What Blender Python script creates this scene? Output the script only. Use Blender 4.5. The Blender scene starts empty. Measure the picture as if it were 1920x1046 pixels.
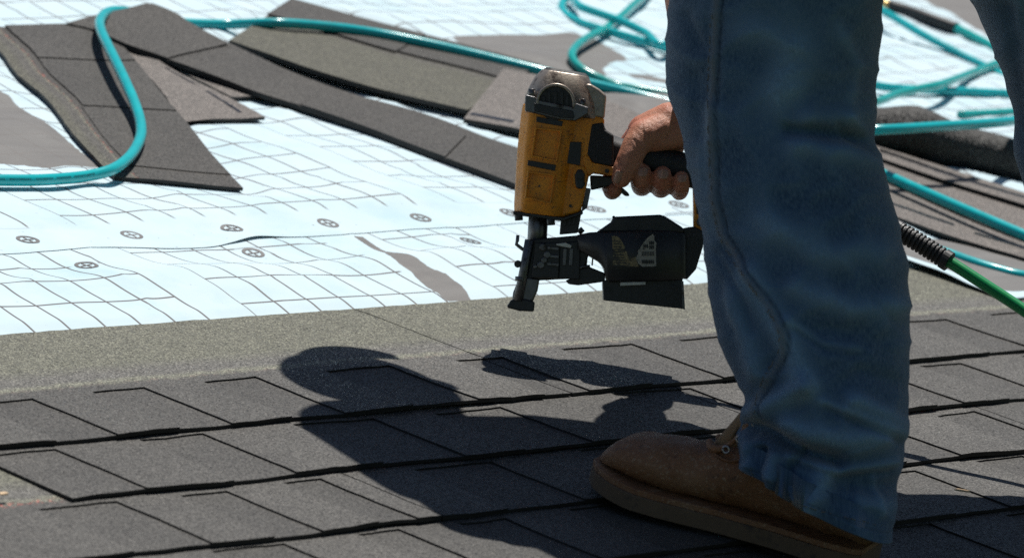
import bpy, bmesh, math, random
from mathutils import Vector, Matrix, noise
random.seed(7)
R = math.radians
scene = bpy.context.scene
COL = scene.collection

# ------------------------------------------------------------------ camera
ALPHA, YAW, TILT, FPX, D0 = R(14.75), R(46.61), R(3.76), 9600.0, 5.3862
U = Vector((1, 0, 0)); V = Vector((0, math.cos(ALPHA), math.sin(ALPHA))); N = U.cross(V)
FW = Vector((math.sin(YAW)*math.cos(TILT), math.cos(YAW)*math.cos(TILT), -math.sin(TILT)))
RT = Vector((math.cos(YAW), -math.sin(YAW), 0)); UP = RT.cross(FW)
CAM = -(RT*((950-960)/FPX*D0) - UP*((744.5-523)/FPX*D0) + FW*D0)
cam_data = bpy.data.cameras.new('camera'); cam = bpy.data.objects.new('camera', cam_data); COL.objects.link(cam)
cam.matrix_world = Matrix(((RT.x, UP.x, -FW.x, CAM.x), (RT.y, UP.y, -FW.y, CAM.y), (RT.z, UP.z, -FW.z, CAM.z), (0, 0, 0, 1)))
cam_data.sensor_width = 36; cam_data.lens = FPX/1920*36; cam_data.clip_start = .1; cam_data.clip_end = 3000
cam_data.dof.use_dof = True; cam_data.dof.focus_distance = 5.44; cam_data.dof.aperture_fstop = 9.5
scene.camera = cam

# ------------------------------------------------------------------ sky, sun, exposure
SUN = Vector((.335, .09, 1.02)).normalized()          # towards the sun: high, behind the worker and to the right
elev = math.asin(SUN.z); rot = math.atan2(SUN.x, SUN.y)
w = bpy.data.worlds.new('World'); scene.world = w; w.use_nodes = True
nt = w.node_tree; bg = nt.nodes['Background']
sky = nt.nodes.new('ShaderNodeTexSky'); sky.sky_type = 'NISHITA'; sky.sun_disc = False
sky.sun_elevation = elev; sky.sun_rotation = rot; sky.altitude = 200; sky.air_density = 1.0; sky.dust_density = .6
nt.links.new(sky.outputs[0], bg.inputs[0]); bg.inputs[1].default_value = .05
sl = bpy.data.lights.new('sun', 'SUN'); sl.energy = 4.9; sl.angle = R(.53); sl.color = (1, .965, .91)
so = bpy.data.objects.new('sun', sl); COL.objects.link(so)
so.rotation_euler = SUN.to_track_quat('Z', 'Y').to_euler(); so.location = (0, 0, 6)
scene.view_settings.view_transform = 'Standard'; scene.view_settings.look = 'None'
scene.view_settings.exposure = 0.0; scene.view_settings.gamma = 1; scene.view_settings.use_curve_mapping = False
scene.cycles.use_denoising = False
scene.cycles.max_bounces = 8; scene.cycles.sample_clamp_indirect = 4

# ------------------------------------------------------------------ coordinates
SHEET = -.0135                                        # the roof plane w = 0 runs through the butt edges of the courses
def RW(u, v, w=0.): return U*u + V*v + N*w            # roof coordinates, metres
def ray(x, y): return RT*((x-960)/FPX) - UP*((y-523)/FPX) + FW
def at(x, y, d): return CAM + ray(x, y)*d             # a sight line at a distance
def uvw(x, y, w=0.):                                  # where a sight line meets the roof
    d = ray(x, y); t = (w-CAM.dot(N))/d.dot(N); p = CAM+d*t
    return p.dot(U), p.dot(V)
def onroof(x, y, w=0.): a, b = uvw(x, y, w); return RW(a, b, w)
def nz(x, y, z=0., s=1.): return noise.noise(Vector((x*s, y*s, z*s)))
def lerp(a, b, t): return a+(b-a)*t
def sstep(a, b, x):
    t = min(1, max(0, (x-a)/(b-a))); return t*t*(3-2*t)
def interp(tab, x):
    if x <= tab[0][0]: return tab[0][1]
    for (a, b), (c, d) in zip(tab, tab[1:]):
        if x <= c: return b+(d-b)*(x-a)/(c-a)
    return tab[-1][1]
def catmull(pts, n):
    pts = [Vector(p) for p in pts]; P = [pts[0]*2-pts[1]]+pts+[pts[-1]*2-pts[-2]]; out = []
    for i in range(1, len(P)-2):
        a, b, c, d = P[i-1:i+3]
        for k in range(n):
            t = k/n
            out.append(.5*((2*b)+(c-a)*t+(2*a-5*b+4*c-d)*t*t+(3*b-a-3*c+d)*t**3))
    out.append(pts[-1]); return out

# ------------------------------------------------------------------ object helpers
def base_of(vs):
    c = Vector((0, 0, 0))
    for v in vs: c += v
    c /= max(1, len(vs)); c.z = min(v.z for v in vs); return c
ORG = {}
def mk(name, vs, fs, mat, parent=None, smooth=True, uvs=None, attr=None, bevel=0, seg=2, sub=0):
    vs = [Vector(v) for v in vs]; o0 = base_of(vs)
    me = bpy.data.meshes.new(name); me.from_pydata([v-o0 for v in vs], [], fs)
    mats = mat if isinstance(mat, (list, tuple)) else [mat]
    for m in mats: me.materials.append(m)
    if uvs:
        l = me.uv_layers.new(name='UVMap')
        for lp in me.loops: l.data[lp.index].uv = uvs[lp.vertex_index]
    if attr:
        for an, vals in attr.items():
            a = me.attributes.new(an, 'FLOAT', 'POINT'); a.data.foreach_set('value', vals)
    if smooth: me.polygons.foreach_set('use_smooth', [True]*len(me.polygons))
    me.update()
    o = bpy.data.objects.new(name, me); COL.objects.link(o)
    ORG[o] = o0
    if parent: o.parent = parent; o.location = o0-ORG[parent]
    else: o.location = o0
    if bevel:
        b = o.modifiers.new('bevel', 'BEVEL'); b.width = bevel; b.segments = seg; b.limit_method = 'ANGLE'; b.angle_limit = R(35); b.harden_normals = smooth
    if sub:
        s = o.modifiers.new('subd', 'SUBSURF'); s.levels = sub; s.render_levels = sub
    return o
def empty(name, loc):
    o = bpy.data.objects.new(name, None); COL.objects.link(o); o.location = loc; o.empty_display_size = .05; ORG[o] = Vector(loc); return o
def tag(o, label=None, cat=None, group=None, kind=None):
    if label: o['label'] = label
    if cat: o['category'] = cat
    if group: o['group'] = group
    if kind: o['kind'] = kind
    return o
def grid_faces(nx, ny, wrapx=False):
    f = []
    for j in range(ny-1):
        for i in range(nx if wrapx else nx-1):
            k = (i+1) % nx; f.append((j*nx+i, j*nx+k, (j+1)*nx+k, (j+1)*nx+i))
    return f
def tube(path, rad, nseg=12, caps=True):
    path = [Vector(p) for p in path]; n = len(path); vs = []; t0 = (path[1]-path[0]).normalized()
    up = Vector((0, 0, 1)) if abs(t0.z) < .9 else Vector((1, 0, 0)); a = up.cross(t0).normalized()
    for i, p in enumerate(path):
        t = (path[min(i+1, n-1)]-path[max(i-1, 0)]).normalized(); a = (a-t*a.dot(t)).normalized(); b = t.cross(a)
        r = rad(i/(n-1)) if callable(rad) else rad
        for k in range(nseg): th = 2*math.pi*k/nseg; vs.append(p+a*(math.cos(th)*r)+b*(math.sin(th)*r))
    fs = grid_faces(nseg, n, True)
    if caps: fs.append(tuple(range(nseg))[::-1]); fs.append(tuple(range((n-1)*nseg, n*nseg)))
    return vs, fs
def join(*parts):
    vs, fs = [], []
    for a, b in parts:
        k = len(vs); vs += list(a); fs += [tuple(i+k for i in f) for f in b]
    return vs, fs
def loft(rings, caps=True):
    n = len(rings[0]); vs = [p for r in rings for p in r]; fs = grid_faces(n, len(rings), True)
    if caps: fs.append(tuple(range(n))[::-1]); fs.append(tuple(range((len(rings)-1)*n, len(rings)*n)))
    return vs, fs

# ------------------------------------------------------------------ material helpers
class NT:
    def __init__(s, name):
        s.m = bpy.data.materials.new(name); s.m.use_nodes = True; s.t = s.m.node_tree; s.b = s.t.nodes['Principled BSDF']
    def n(s, typ, ins=None, **props):
        nd = s.t.nodes.new('ShaderNode'+typ)
        for k, v in props.items(): setattr(nd, k, v)
        for k, v in (ins or {}).items(): s.put(nd.inputs[k], v)
        return nd
    def put(s, sock, v):
        if isinstance(v, bpy.types.NodeSocket): s.t.links.new(v, sock)
        elif isinstance(v, bpy.types.Node): s.t.links.new(v.outputs[0], sock)
        else: sock.default_value = v
    def math(s, op, a, b=None, c=None, clamp=False):
        nd = s.t.nodes.new('ShaderNodeMath'); nd.operation = op; nd.use_clamp = clamp
        s.put(nd.inputs[0], a)
        if b is not None: s.put(nd.inputs[1], b)
        if c is not None: s.put(nd.inputs[2], c)
        return nd.outputs[0]
    def vm(s, op, a, b=None, sc=None):
        nd = s.t.nodes.new('ShaderNodeVectorMath'); nd.operation = op; s.put(nd.inputs[0], a)
        if b is not None: s.put(nd.inputs[1], b)
        if sc is not None: s.put(nd.inputs['Scale'], sc)
        return nd.outputs[0]
    def mix(s, f, a, b, blend='MIX'):
        nd = s.t.nodes.new('ShaderNodeMix'); nd.data_type = 'RGBA'; nd.blend_type = blend
        s.put(nd.inputs[0], f); s.put(nd.inputs[6], a); s.put(nd.inputs[7], b); return nd.outputs[2]
    def ramp(s, f, stops):
        nd = s.t.nodes.new('ShaderNodeValToRGB'); s.put(nd.inputs[0], f); e = nd.color_ramp.elements
        while len(e) < len(stops): e.new(1)
        for i, (p, c) in enumerate(stops):
            e[i].position = p; e[i].color = (c, c, c, 1) if isinstance(c, (int, float)) else (*c, 1)
        return nd.outputs[0]
    def noise(s, vec, scale, detail=3, rough=.5, out=0):
        nd = s.n('TexNoise', {'Vector': vec, 'Scale': scale, 'Detail': detail, 'Roughness': rough}); return nd.outputs[out]
    def set(s, **k):
        for a, v in k.items(): s.put(s.b.inputs[a.replace('_', ' ')], v)
        return s
    def geo(s): return s.n('NewGeometry')
    def bump(s, h, strength=.3, dist=.001): return s.n('Bump', {'Height': h, 'Strength': strength, 'Distance': dist}).outputs[0]
def rgb(*c): return (*c, 1)
def simple(name, col, rough=.5, metal=0, spec=.5, var=.25, scale=40, dirt=None, bump=.15, bscale=300, coat=0):
    t = NT(name); p = t.geo().outputs['Position']
    f = t.noise(p, scale, 4, .6)
    c = t.mix(f, rgb(*[x*(1-var) for x in col]), rgb(*[min(1, x*(1+var)) for x in col]))
    if dirt:
        g = t.ramp(t.noise(p, dirt[1], 5, .7), [(dirt[2], 0), (min(1, dirt[2]+.12), 1)])
        c = t.mix(g, c, rgb(*dirt[0]))
    r = t.math('ADD', rough-.08, t.math('MULTIPLY', t.noise(p, scale*2.3, 3), .16))
    t.set(Base_Color=c, Roughness=r, Metallic=metal, Specular_IOR_Level=spec, Coat_Weight=coat, Normal=t.bump(t.noise(p, bscale, 3), bump, .0006))
    return t.m

def granule(name, underside=False):
    t = NT(name); g = t.geo(); p = g.outputs['Position']
    vor = t.n('TexVoronoi', {'Vector': p, 'Scale': 720.}, feature='F1')
    sep = t.n('SeparateColor', {0: vor.outputs['Color']})
    rnd, rnd2 = sep.outputs[0], sep.outputs[1]
    uv = t.n('SeparateXYZ', {0: t.n('UVMap').outputs[0]})
    wob = t.math('MULTIPLY', t.math('SUBTRACT', t.noise(p, 45., 3, .6), .5), .06)
    y = t.math('ADD', uv.outputs[1], wob)
    big = t.noise(p, 9., 3, .55); mid = t.noise(p, 38., 3, .6)
    if underside:
        base = t.mix(mid, rgb(.12, .104, .092), rgb(.175, .155, .14))
    else:
        oi = t.n('ObjectInfo').outputs['Color']
        dark = t.mix(big, rgb(.052, .0495, .0455), rgb(.104, .099, .090))
        olive = t.mix(mid, rgb(.105, .105, .078), rgb(.17, .168, .128))
        greyp = rgb(.125, .12, .108)
        line = rgb(.19, .19, .145)
        base = t.mix(t.ramp(y, [(.44, 0), (.475, 1)]), dark, line)
        base = t.mix(t.ramp(y, [(.475, 0), (.505, 1)]), base, greyp)
        base = t.mix(t.ramp(y, [(.55, 0), (.64, 1)]), base, olive)
        # red printed dots along the nailing line
        rl = t.math('MULTIPLY', t.ramp(t.math('ABSOLUTE', t.math('SUBTRACT', y, .455)), [(0, 1), (.024, 0)]),
                    t.ramp(t.noise(p, 170., 2, .7), [(.53, 0), (.6, 1)]))
        red = t.n('Attribute', attribute_name='redline').outputs['Fac']
        base = t.mix(t.math('MULTIPLY', t.math('MULTIPLY', rl, red), .65), base, rgb(.55, .10, .07))
    if not underside:
        base = t.mix(1., base, oi, 'MULTIPLY'); tn = t.n('Attribute', attribute_name='tab_tone').outputs['Fac']
        base = t.mix(1., base, t.n('CombineColor', {0: tn, 1: tn, 2: tn}).outputs[0], 'MULTIPLY')
    tone = t.ramp(rnd, [(0, .28), (.35, .66), (.75, 1.15), (1, 2.3)])
    col = t.mix(1., base, tone, 'MULTIPLY')
    t.set(Base_Color=col, Roughness=.62, Specular_IOR_Level=.35)
    # every granule is a small facet with its own tilt
    off = t.vm('SCALE', t.vm('SUBTRACT', vor.outputs['Color'], (.5, .5, .5)), sc=.9 if not underside else .5)
    nn = t.vm('NORMALIZE', t.vm('ADD', g.outputs['Normal'], off))
    t.put(t.b.inputs['Normal'], nn)
    gl = t.n('BsdfGlossy', {'Color': rgb(.9, .9, .92), 'Roughness': .09})
    off2 = t.vm('SCALE', t.vm('SUBTRACT', vor.outputs['Color'], (.5, .5, .5)), sc=1.25)
    t.put(gl.inputs['Normal'], t.vm('NORMALIZE', t.vm('ADD', g.outputs['Normal'], off2)))
    spark = t.math('MULTIPLY', t.math('GREATER_THAN', rnd2, .968), .1 if not underside else .05)
    ms = t.n('MixShader', {0: spark, 1: t.b.outputs[0], 2: gl.outputs[0]})
    t.t.links.new(ms.outputs[0], t.t.nodes['Material Output'].inputs[0])
    return t.m

def underlay():
    t = NT('underlayment'); g = t.geo(); p = g.outputs['Position']
    uvn = t.n('UVMap'); s = t.n('SeparateXYZ', {0: uvn.outputs[0]}); u, v = s.outputs[0], s.outputs[1]
    # printed in blocks that jog against each other
    blk = t.math('FLOOR', t.math('DIVIDE', t.math('ADD', u, 5.), .62))
    bu = t.math('MODULO', t.math('ADD', u, 5.), .62)
    inblk = t.math('LESS_THAN', bu, .551)
    def lines(x, per, hw):
        m = t.math('ABSOLUTE', t.math('SUBTRACT', t.math('MODULO', t.math('ADD', x, per*100+per/2), per), per/2))
        return t.ramp(t.math('DIVIDE', m, hw*2), [(.38, 1), (.62, 0)])
    lu = t.math('MULTIPLY', lines(bu, .05, .0016), t.math('LESS_THAN', bu, .553))
    vv = t.math('ADD', v, t.math('MULTIPLY', t.math('MODULO', blk, 2), .03))
    lv = t.math('MULTIPLY', lines(vv, .062, .0016), inblk)
    free = t.n('Attribute', attribute_name='gridmask').outputs['Fac']
    ln = t.math('MULTIPLY', t.math('MAXIMUM', lu, lv), free)
    pr = t.n('Attribute', attribute_name='print').outputs['Fac']
    prn = t.ramp(t.math('ADD', pr, t.math('MULTIPLY', t.math('SUBTRACT', t.noise(p, 60, 3), .5), .12)), [(.42, 0), (.58, 1)])
    weave = t.n('TexWave', {'Vector': uvn.outputs[0], 'Scale': 170., 'Distortion': .4, 'Detail': 1}, wave_type='BANDS', bands_direction='X')
    cl = t.mix(t.noise(p, 14, 4, .6), rgb(.51, .68, .745), rgb(.65, .755, .795))
    cl = t.mix(t.ramp(t.noise(p, 5.5, 5, .65), [(.52, 0), (.75, .5)]), cl, rgb(.36, .57, .63))
    cl = t.mix(t.math('MULTIPLY', weave.outputs[1], .12), cl, rgb(.36, .46, .50))
    gray = t.mix(weave.outputs[1], rgb(.13, .122, .117), rgb(.23, .218, .205))
    gray = t.mix(t.ramp(t.noise(t.vm('MULTIPLY', p, (3, 14, 9)), 3., 4), [(.35, 0), (.7, .5)]), gray, rgb(.12, .11, .105))
    cl = t.mix(t.math('MULTIPLY', ln, .95), cl, rgb(.11, .10, .10))
    cl = t.mix(t.math('MULTIPLY', prn, .97), cl, gray)
    spots = t.ramp(t.noise(p, 140, 2, .5), [(.73, 0), (.76, 1)])
    cl = t.mix(t.math('MULTIPLY', spots, .5), cl, rgb(.2, .2, .2))
    h = t.math('ADD', t.math('MULTIPLY', weave.outputs[1], .3), t.noise(p, 220, 3))
    t.set(Base_Color=cl, Roughness=.62, Specular_IOR_Level=.25, Normal=t.bump(h, .15, .0006)); return t.m
M = {}
M['granule'] = granule('shingle_granules'); M['under'] = granule('shingle_underside', True)
M['sheet'] = underlay()
M['mark'] = simple('printed_mark', (.13, .125, .125), .6, var=.15, scale=200)
M['asphalt'] = simple('asphalt_edge', (.018, .017, .017), .7, var=.3, scale=300)
M['tar'] = simple('sealant_strip', (.012, .012, .013), .22, var=.3, scale=120, bump=.8, bscale=420)
M['deck'] = simple('deck_board', (.35, .25, .15), .8, scale=12)
M['grass'] = simple('lawn', (.05, .09, .025), .9, scale=2, var=.5)

# ------------------------------------------------------------------ the setting
vs = [RW(a, b, -.032) for b in (-1.15, 2.6) for a in (-3.2, 5.2)]; vs += [RW(a, b, -.05) for b in (-1.15, 2.6) for a in (-3.2, 5.2)]
roof = tag(mk('roof', vs, [(0, 1, 3, 2), (4, 6, 7, 5), (0, 4, 5, 1), (2, 3, 7, 6), (0, 2, 6, 4), (1, 5, 7, 3)], M['deck'], smooth=False), kind='structure')
gz = -3.4
tag(mk('ground', [(-400, -400, gz), (400, -400, gz), (400, 400, gz), (-400, 400, gz)], [(0, 1, 2, 3)], M['grass'], smooth=False), kind='structure')

# ------------------------------------------------------------------ solid sheet from a cell mask
def cells(us, vs_, mask, top, thick, uvf, redline=0.):
    """us, vs_: break lines; mask(i, j) keeps a cell; top(u, v) -> (point, normal); a closed slab of that thickness"""
    idx = {}; P = []; UVs = []; F = []
    def vid(i, j, low):
        k = (i, j, low)
        if k not in idx:
            p, n = top(us[i], vs_[j]); th = thick(us[i], vs_[j]) if callable(thick) else thick
            idx[k] = len(P); P.append(p - n*th if low else p); UVs.append(uvf(us[i], vs_[j]))
        return idx[k]
    keep = {(i, j) for i in range(len(us)-1) for j in range(len(vs_)-1) if mask(.5*(us[i]+us[i+1]), .5*(vs_[j]+vs_[j+1]))}
    mi = []
    for i, j in keep:
        F.append((vid(i, j, 0), vid(i+1, j, 0), vid(i+1, j+1, 0), vid(i, j+1, 0))); mi.append(0)
        F.append((vid(i, j, 1), vid(i, j+1, 1), vid(i+1, j+1, 1), vid(i+1, j, 1))); mi.append(1)
        for di, dj, a, b in ((-1, 0, (i, j+1), (i, j)), (1, 0, (i+1, j), (i+1, j+1)), (0, -1, (i, j), (i+1, j)), (0, 1, (i+1, j+1), (i, j+1))):
            if (i+di, j+dj) not in keep:
                F.append((vid(*a, 0), vid(*a, 1), vid(*b, 1), vid(*b, 0))); mi.append(1)
    return P, F, UVs, mi
def slab(name, data, mats, parent=None, redline=0., tone=None):
    P, F, UVs, mi = data
    o = mk(name, P, F, mats, parent, smooth=False, uvs=UVs, attr={'redline': [redline]*len(P), 'tab_tone': [tone(*q) if tone else 1. for q in UVs]})
    o.data.polygons.foreach_set('material_index', mi); return o
def breaks(edges, step):
    e = sorted(set(round(x, 5) for x in edges)); out = []
    for a, b in zip(e, e[1:]):
        n = max(1, round((b-a)/step)); out += [a+(b-a)*k/n for k in range(n)]
    return out+[e[-1]]

# ------------------------------------------------------------------ the laid courses: laminated shingles, each with its cut teeth
EXPO, HT, TL, TB = .143, .337, .0017, .0034
SLOPE = (TL+TB)/EXPO + .001/EXPO
def course_point(u, vp, vk, lift, k):
    ju = .0017*nz(u*80, (vk+vp)*70, k*3.1); jv = .0026*nz(u*45, vp*20, 9+k*2.3) + .0052*nz(u*4.5, 0, 40+k*5)*(1 if vp < .2 else .2)
    w = -SLOPE*vp + lift + .0011*nz(u*7, vp*9, 5+k*7.7)*(1 if vp < .3 else .4) + .0032*max(0, nz(u*9, k*3.7, 2.2))*sstep(.06, 0, vp)
    return RW(u+ju, vk+vp+jv, w), N
ROWS = {0: ([-.551, -.397, -.238, -.042, .129, .347, .493, .66, .9, 1.07], {-.397: -.469, -.238: -.314, -.042: -.139, .129: .058, .347: .231, .493: .425, .9: .823, 1.07: .987}),
        1: ([-.638, -.441, -.206, -.017, .286, .47, .60, .755, .98], {}), 2: ([-.684, -.545, -.416, -.177, .06, .23, .42, .604, .83], {}),
        3: ([-.599, -.445, -.302, -.12, .10, .328, .52], {}), 4: ([-.9, -.7, -.52, -.3, -.08, .189, .40], {}), 5: ([], {}), 6: ([], {})}
rng = random.Random(11)
for k in range(7):
    seams, gl = ROWS[k]; seams = list(seams)
    if not seams: seams = [rng.uniform(-.1, .1)]
    while seams[0] > -1.9: seams.insert(0, seams[0]-rng.uniform(.14, .27))
    while seams[-1] < 2.2: seams.append(seams[-1]+rng.uniform(.14, .27))
    gaps = []
    for a, b in zip(seams, seams[1:]): gaps.append((gl.get(b, b-(b-a)*rng.uniform(.36, .55)), b, rng.uniform(.133, .1395) if k else rng.uniform(.128, .140)))
    start = {0: -1.03, 1: -.732, 2: -1.38, 3: -1.07, 4: -1.5, 5: -1.2, 6: -.95}[k]
    joints = [start+i*1.0 for i in range(-1, 4)]
    if k == 0: jx = uvw(648, 568, -.012)[0]; joints = [jx+i for i in (-2, -1, 0, 1, 2)]
    for a, b in zip(joints, joints[1:]):
        if b < -1.75 or a > 2.0: continue
        if k == 1 and b < -.7: continue                 # this course has not been closed on the far left
        a2, b2 = a+.0012, b-.0012
        gg = [(max(g0, a2), min(g1, b2), gt) for g0, g1, gt in gaps if g1 > a2+.01 and g0 < b2-.01]
        ue = [a2, b2]+[x for g in gg for x in g[:2]]; ve = [0, HT, .165]+[g[2] for g in gg]
        us = breaks(ue, .018); vb = breaks(ve, .02)
        vk = -EXPO*k
        def inside(u, vp): return not any(g0 < u < g1 and vp < gt for g0, g1, gt in gg)
        uvf = lambda u, vp: (u, vp/HT)
        def tabtone(u, y, k=k, gaps=gaps):
            if y > .46: return 1.
            i = sum(1 for g in gaps if g[1] < u+1e-4)
            return .86+.34*((math.sin(i*12.9898+k*78.233)*43758.5453) % 1)
        red = 1. if k == 2 else .1
        s = slab('shingle', cells(us, vb, inside, lambda u, vp: course_point(u, vp, vk, 0, k), TL, uvf), [M['granule'], M['asphalt']], roof, red, tabtone)
        slab('backing_strip', cells(breaks([a2, b2], .03), breaks([.0012, .163], .03), lambda u, v: True, lambda u, vp: course_point(u, vp, vk, -TL-.0002, k), TB, lambda u, vp: (u, .2)), [M['granule'], M['asphalt']], s, tone=lambda u, y, k=k: .80+.36*abs(nz(u*3.3, k*2.1, 6)))

# ------------------------------------------------------------------ underlayment: two white sheets with a printed grid, the upper lapping the lower
def poly_in(px, py, poly):
    c = False; j = len(poly)-1
    for i in range(len(poly)):
        xi, yi = poly[i]; xj, yj = poly[j]
        if (yi > py) != (yj > py) and px < (xj-xi)*(py-yi)/(yj-yi)+xi: c = not c
        j = i
    return c
LAP = .583
def wr(u, v):            # shared wrinkles of the cloth
    a = .0032*math.sin(v*31+1.2*nz(u*2.2, v*2, 3)+.6)*(.35+.65*abs(nz(u*1.9, v*1.1, 8)*1.6))
    rg = .005*(1-abs(nz(u*2.4+v*1.3, v*4.6-u*.6, 12.7)))**9 + .003*(1-abs(nz(u*5.2-v*2, v*7.1, 22.7)))**10
    return 1.3*a + .7*rg + .0065*nz(u*5+v*1.5, v*3.2, 1.5) + .0022*nz(u*13, v*9, 4.5)
def h_low(u, v):
    return SHEET - .006*(1-sstep(.332, .37, v)) + (wr(u*1.1+7, v)+.002)*sstep(.345, .42, v)*(1-.75*sstep(.54, .6, v)) + .008*math.exp(-((v-.47)/.03)**2)*(.5+.7*abs(nz(u*2.5, 3, 1)))
PRESS = [[uvw(x, y, SHEET) for x, y in q] for q in (
    ((-50, 55), (190, 55), (455, 362), (213, 340)), ((205, 72), (300, 105), (496, 190), (496, 230), (345, 232)),
    ((120, 55), (240, 40), (420, 95), (660, 195), (980, 300), (1080, 350), (1060, 395), (830, 308), (560, 212), (316, 125)),
    ((428, 90), (545, 20), (1010, 140), (1200, 225), (1140, 305), (868, 236)), ((1500, 250), (2040, 405), (2040, 530), (1500, 360)), ((1545, 240), (2020, 320), (2020, 360), (1545, 270)))]
PBOX = [(min(p[0] for p in q)-.05, max(p[0] for p in q)+.05, min(p[1] for p in q)-.05, max(p[1] for p in q)+.05) for q in PRESS]
def pressed(u, v):       # the cloth lies flat where a shingle rests on it
    k = 1.
    for q, (a, b, c, d) in zip(PRESS, PBOX):
        if a < u < b and c < v < d:
            if poly_in(u, v, q): return 0.
            m = 9.
            for (x0, y0), (x1, y1) in zip(q, q[1:]+q[:1]):
                dx, dy = x1-x0, y1-y0; t = max(0, min(1, ((u-x0)*dx+(v-y0)*dy)/(dx*dx+dy*dy)))
                m = min(m, math.hypot(u-x0-t*dx, v-y0-t*dy))
            k = min(k, sstep(0, .045, m))
    return k
def h_up(u, v):
    e = math.exp(-max(0, v-LAP)/.05)
    lift = .0036*math.exp(-((u-.175)/.06)**2) - .001 + .004*math.exp(-((u+.15)/.08)**2) + .0012*nz(u*6, 0, 2)
    pinch = -.004*math.exp(-((u-.147)/.02)**2-((v-.622)/.014)**2) - .003*math.exp(-((u+.10)/.05)**2-((v-.645)/.012)**2)
    pk = pressed(u, v)
    b = SHEET+.0006 + (.0016+wr(u, v)+.0038)*pk*(.3+.7*sstep(LAP+.01, LAP+.12, v)) + max(0, lift)*e + pinch
    f = sstep(LAP+.04, LAP+.09, v)*math.exp(-((v-.72)/.06)**2)*.0045*max(0, nz(u*3.1, 4.4, 9)+.35)
    return b+f*pk
PRINT_L = [uvw(x, y, SHEET) for x, y in ((-60, 140), (0, 180), (90, 240), (150, 285), (190, 316), (90, 320), (40, 314), (-60, 312))]
PRINT_R = [uvw(x, y, SHEET) for x, y in ((845, 82), (950, 75), (1060, 73), (1112, 80), (1180, 125), (1262, 172), (1300, 200), (1300, 262), (1150, 262), (1000, 180))]
HOLE_R = [uvw(x, y, SHEET) for x, y in ((1128, 140), (1150, 126), (1200, 120), (1270, 124), (1290, 170), (1210, 176), (1160, 168), (1135, 155))]
BAR_R = [uvw(x, y, SHEET) for x, y in ((1172, 146), (1215, 146), (1268, 156), (1268, 163), (1220, 156), (1180, 150))]
PRINT_F = [uvw(x, y, SHEET) for x, y in ((1640, 440), (1800, 448), (1990, 520), (1990, 545), (1880, 545), (1760, 500), (1640, 470))]
PRINT_T = [uvw(x, y, SHEET) for x, y in ((1690, -60), (1720, -5), (1800, 45), (1900, 105), (2060, 110), (2060, -60))]
STROKE = [uvw(x, y, SHEET) for x, y in ((662, 444), (680, 444), (704, 461), (724, 475), (746, 481), (776, 494), (802, 508), (835, 517), (864, 535), (886, 558), (838, 558), (802, 539), (784, 527), (770, 516), (745, 505), (724, 490), (714, 479), (690, 464))]
def sheet(name, u0, u1, v0, v1, step, hf, prints, marks, label):
    boxes = [(min(p[0] for p in q)-.02, max(p[0] for p in q)+.02, min(p[1] for p in q)-.02, max(p[1] for p in q)+.02) for q, s in prints]
    nu = int((u1-u0)/step)+1; nv = int((v1-v0)/step)+1; P = []; UVs = []; pa = []; gm = []
    for j in range(nv):
        v = v0+(v1-v0)*j/(nv-1)
        for i in range(nu):
            u = u0+(u1-u0)*i/(nu-1)
            e = 0.
            hh = hf(u, v)
            if name == 'upper':
                e = (.003*nz(u*5, 7, 1) - .020*math.exp(-((u-.07)/.085)**2) - .006*sstep(-.05, -.15, u) + .004*math.exp(-((u-.2)/.05)**2))*math.exp(-(v-LAP)/.05)
                if j == 0: hh = lerp(h_low(u, v+e)+.0008, hh, .8*math.exp(-((u-.175)/.06)**2)+.25*math.exp(-((u+.02)/.06)**2))
            P.append(RW(u, v+e, hh)); UVs.append((u, v))
            s = 0.
            if any(b0 < u < b1 and b2 < v < b3 for b0, b1, b2, b3 in boxes):
                for du, dv in ((0, 0), (.35, .2), (-.35, -.2), (.2, -.35), (-.2, .35)):
                    q = 0.
                    for poly, sign in prints:
                        if poly_in(u+du*step, v+dv*step, poly): q = 1. if sign > 0 else 0.
                    s += q/5
            pa.append(s)
            g = 1. if (v-v0 > .074 or name == 'lower') else 0.
            for mu, mv in marks:
                if abs(u-mu) < .019 and abs(v-mv) < .017: g = 0.
            if prints and name == 'lower' and .27 < u-.0*v < .36: g = 0.
            gm.append(g)
    F = grid_faces(nu, nv); k = len(P)
    o = mk('underlayment_sheet', P, F, M['sheet'], uvs=UVs, attr={'print': pa, 'gridmask': gm})
    tag(o, label, 'underlayment', 'underlayment sheets')
    for mu, mv in marks:                                  # printed nail positions: ring and cross
        vs, fs = [], []
        def quad(pts):
            k = len(vs)
            for x, y in pts: vs.append(RW(mu+x, mv+y, hf(mu+x, mv+y)+.0005))
            fs.append(tuple(range(k, k+len(pts))))
        n = 36
        for i in range(n):
            a, b = 2*math.pi*i/n, 2*math.pi*(i+1)/n
            ro, ri = .0135, .0092
            quad([(ri*math.cos(a), ri*math.sin(a)), (ro*math.cos(a), ro*math.sin(a)), (ro*math.cos(b), ro*math.sin(b)), (ri*math.cos(b), ri*math.sin(b))])
        for i in range(8):
            x0, x1 = -.0082+.0164*i/8, -.0082+.0164*(i+1)/8
            quad([(x0, -.0013), (x1, -.0013), (x1, .0013), (x0, .0013)])
            if abs(x0+x1)/2 > .002: quad([(.0013, x0), (.0013, x1), (-.0013, x1), (-.0013, x0)])
        mk('nail_mark', vs, fs, M['mark'], o)
    return o
mk_up = [(-.301+.1565*i, .612+.0008*i) for i in range(16)]
mk_top = [(.676+.1565*i, 1.602) for i in range(-3, 9)]
mk_low = [(-.134, .524), (.138, .543), (.484, .532), (.80, .53), (-.44, .526)]
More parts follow.
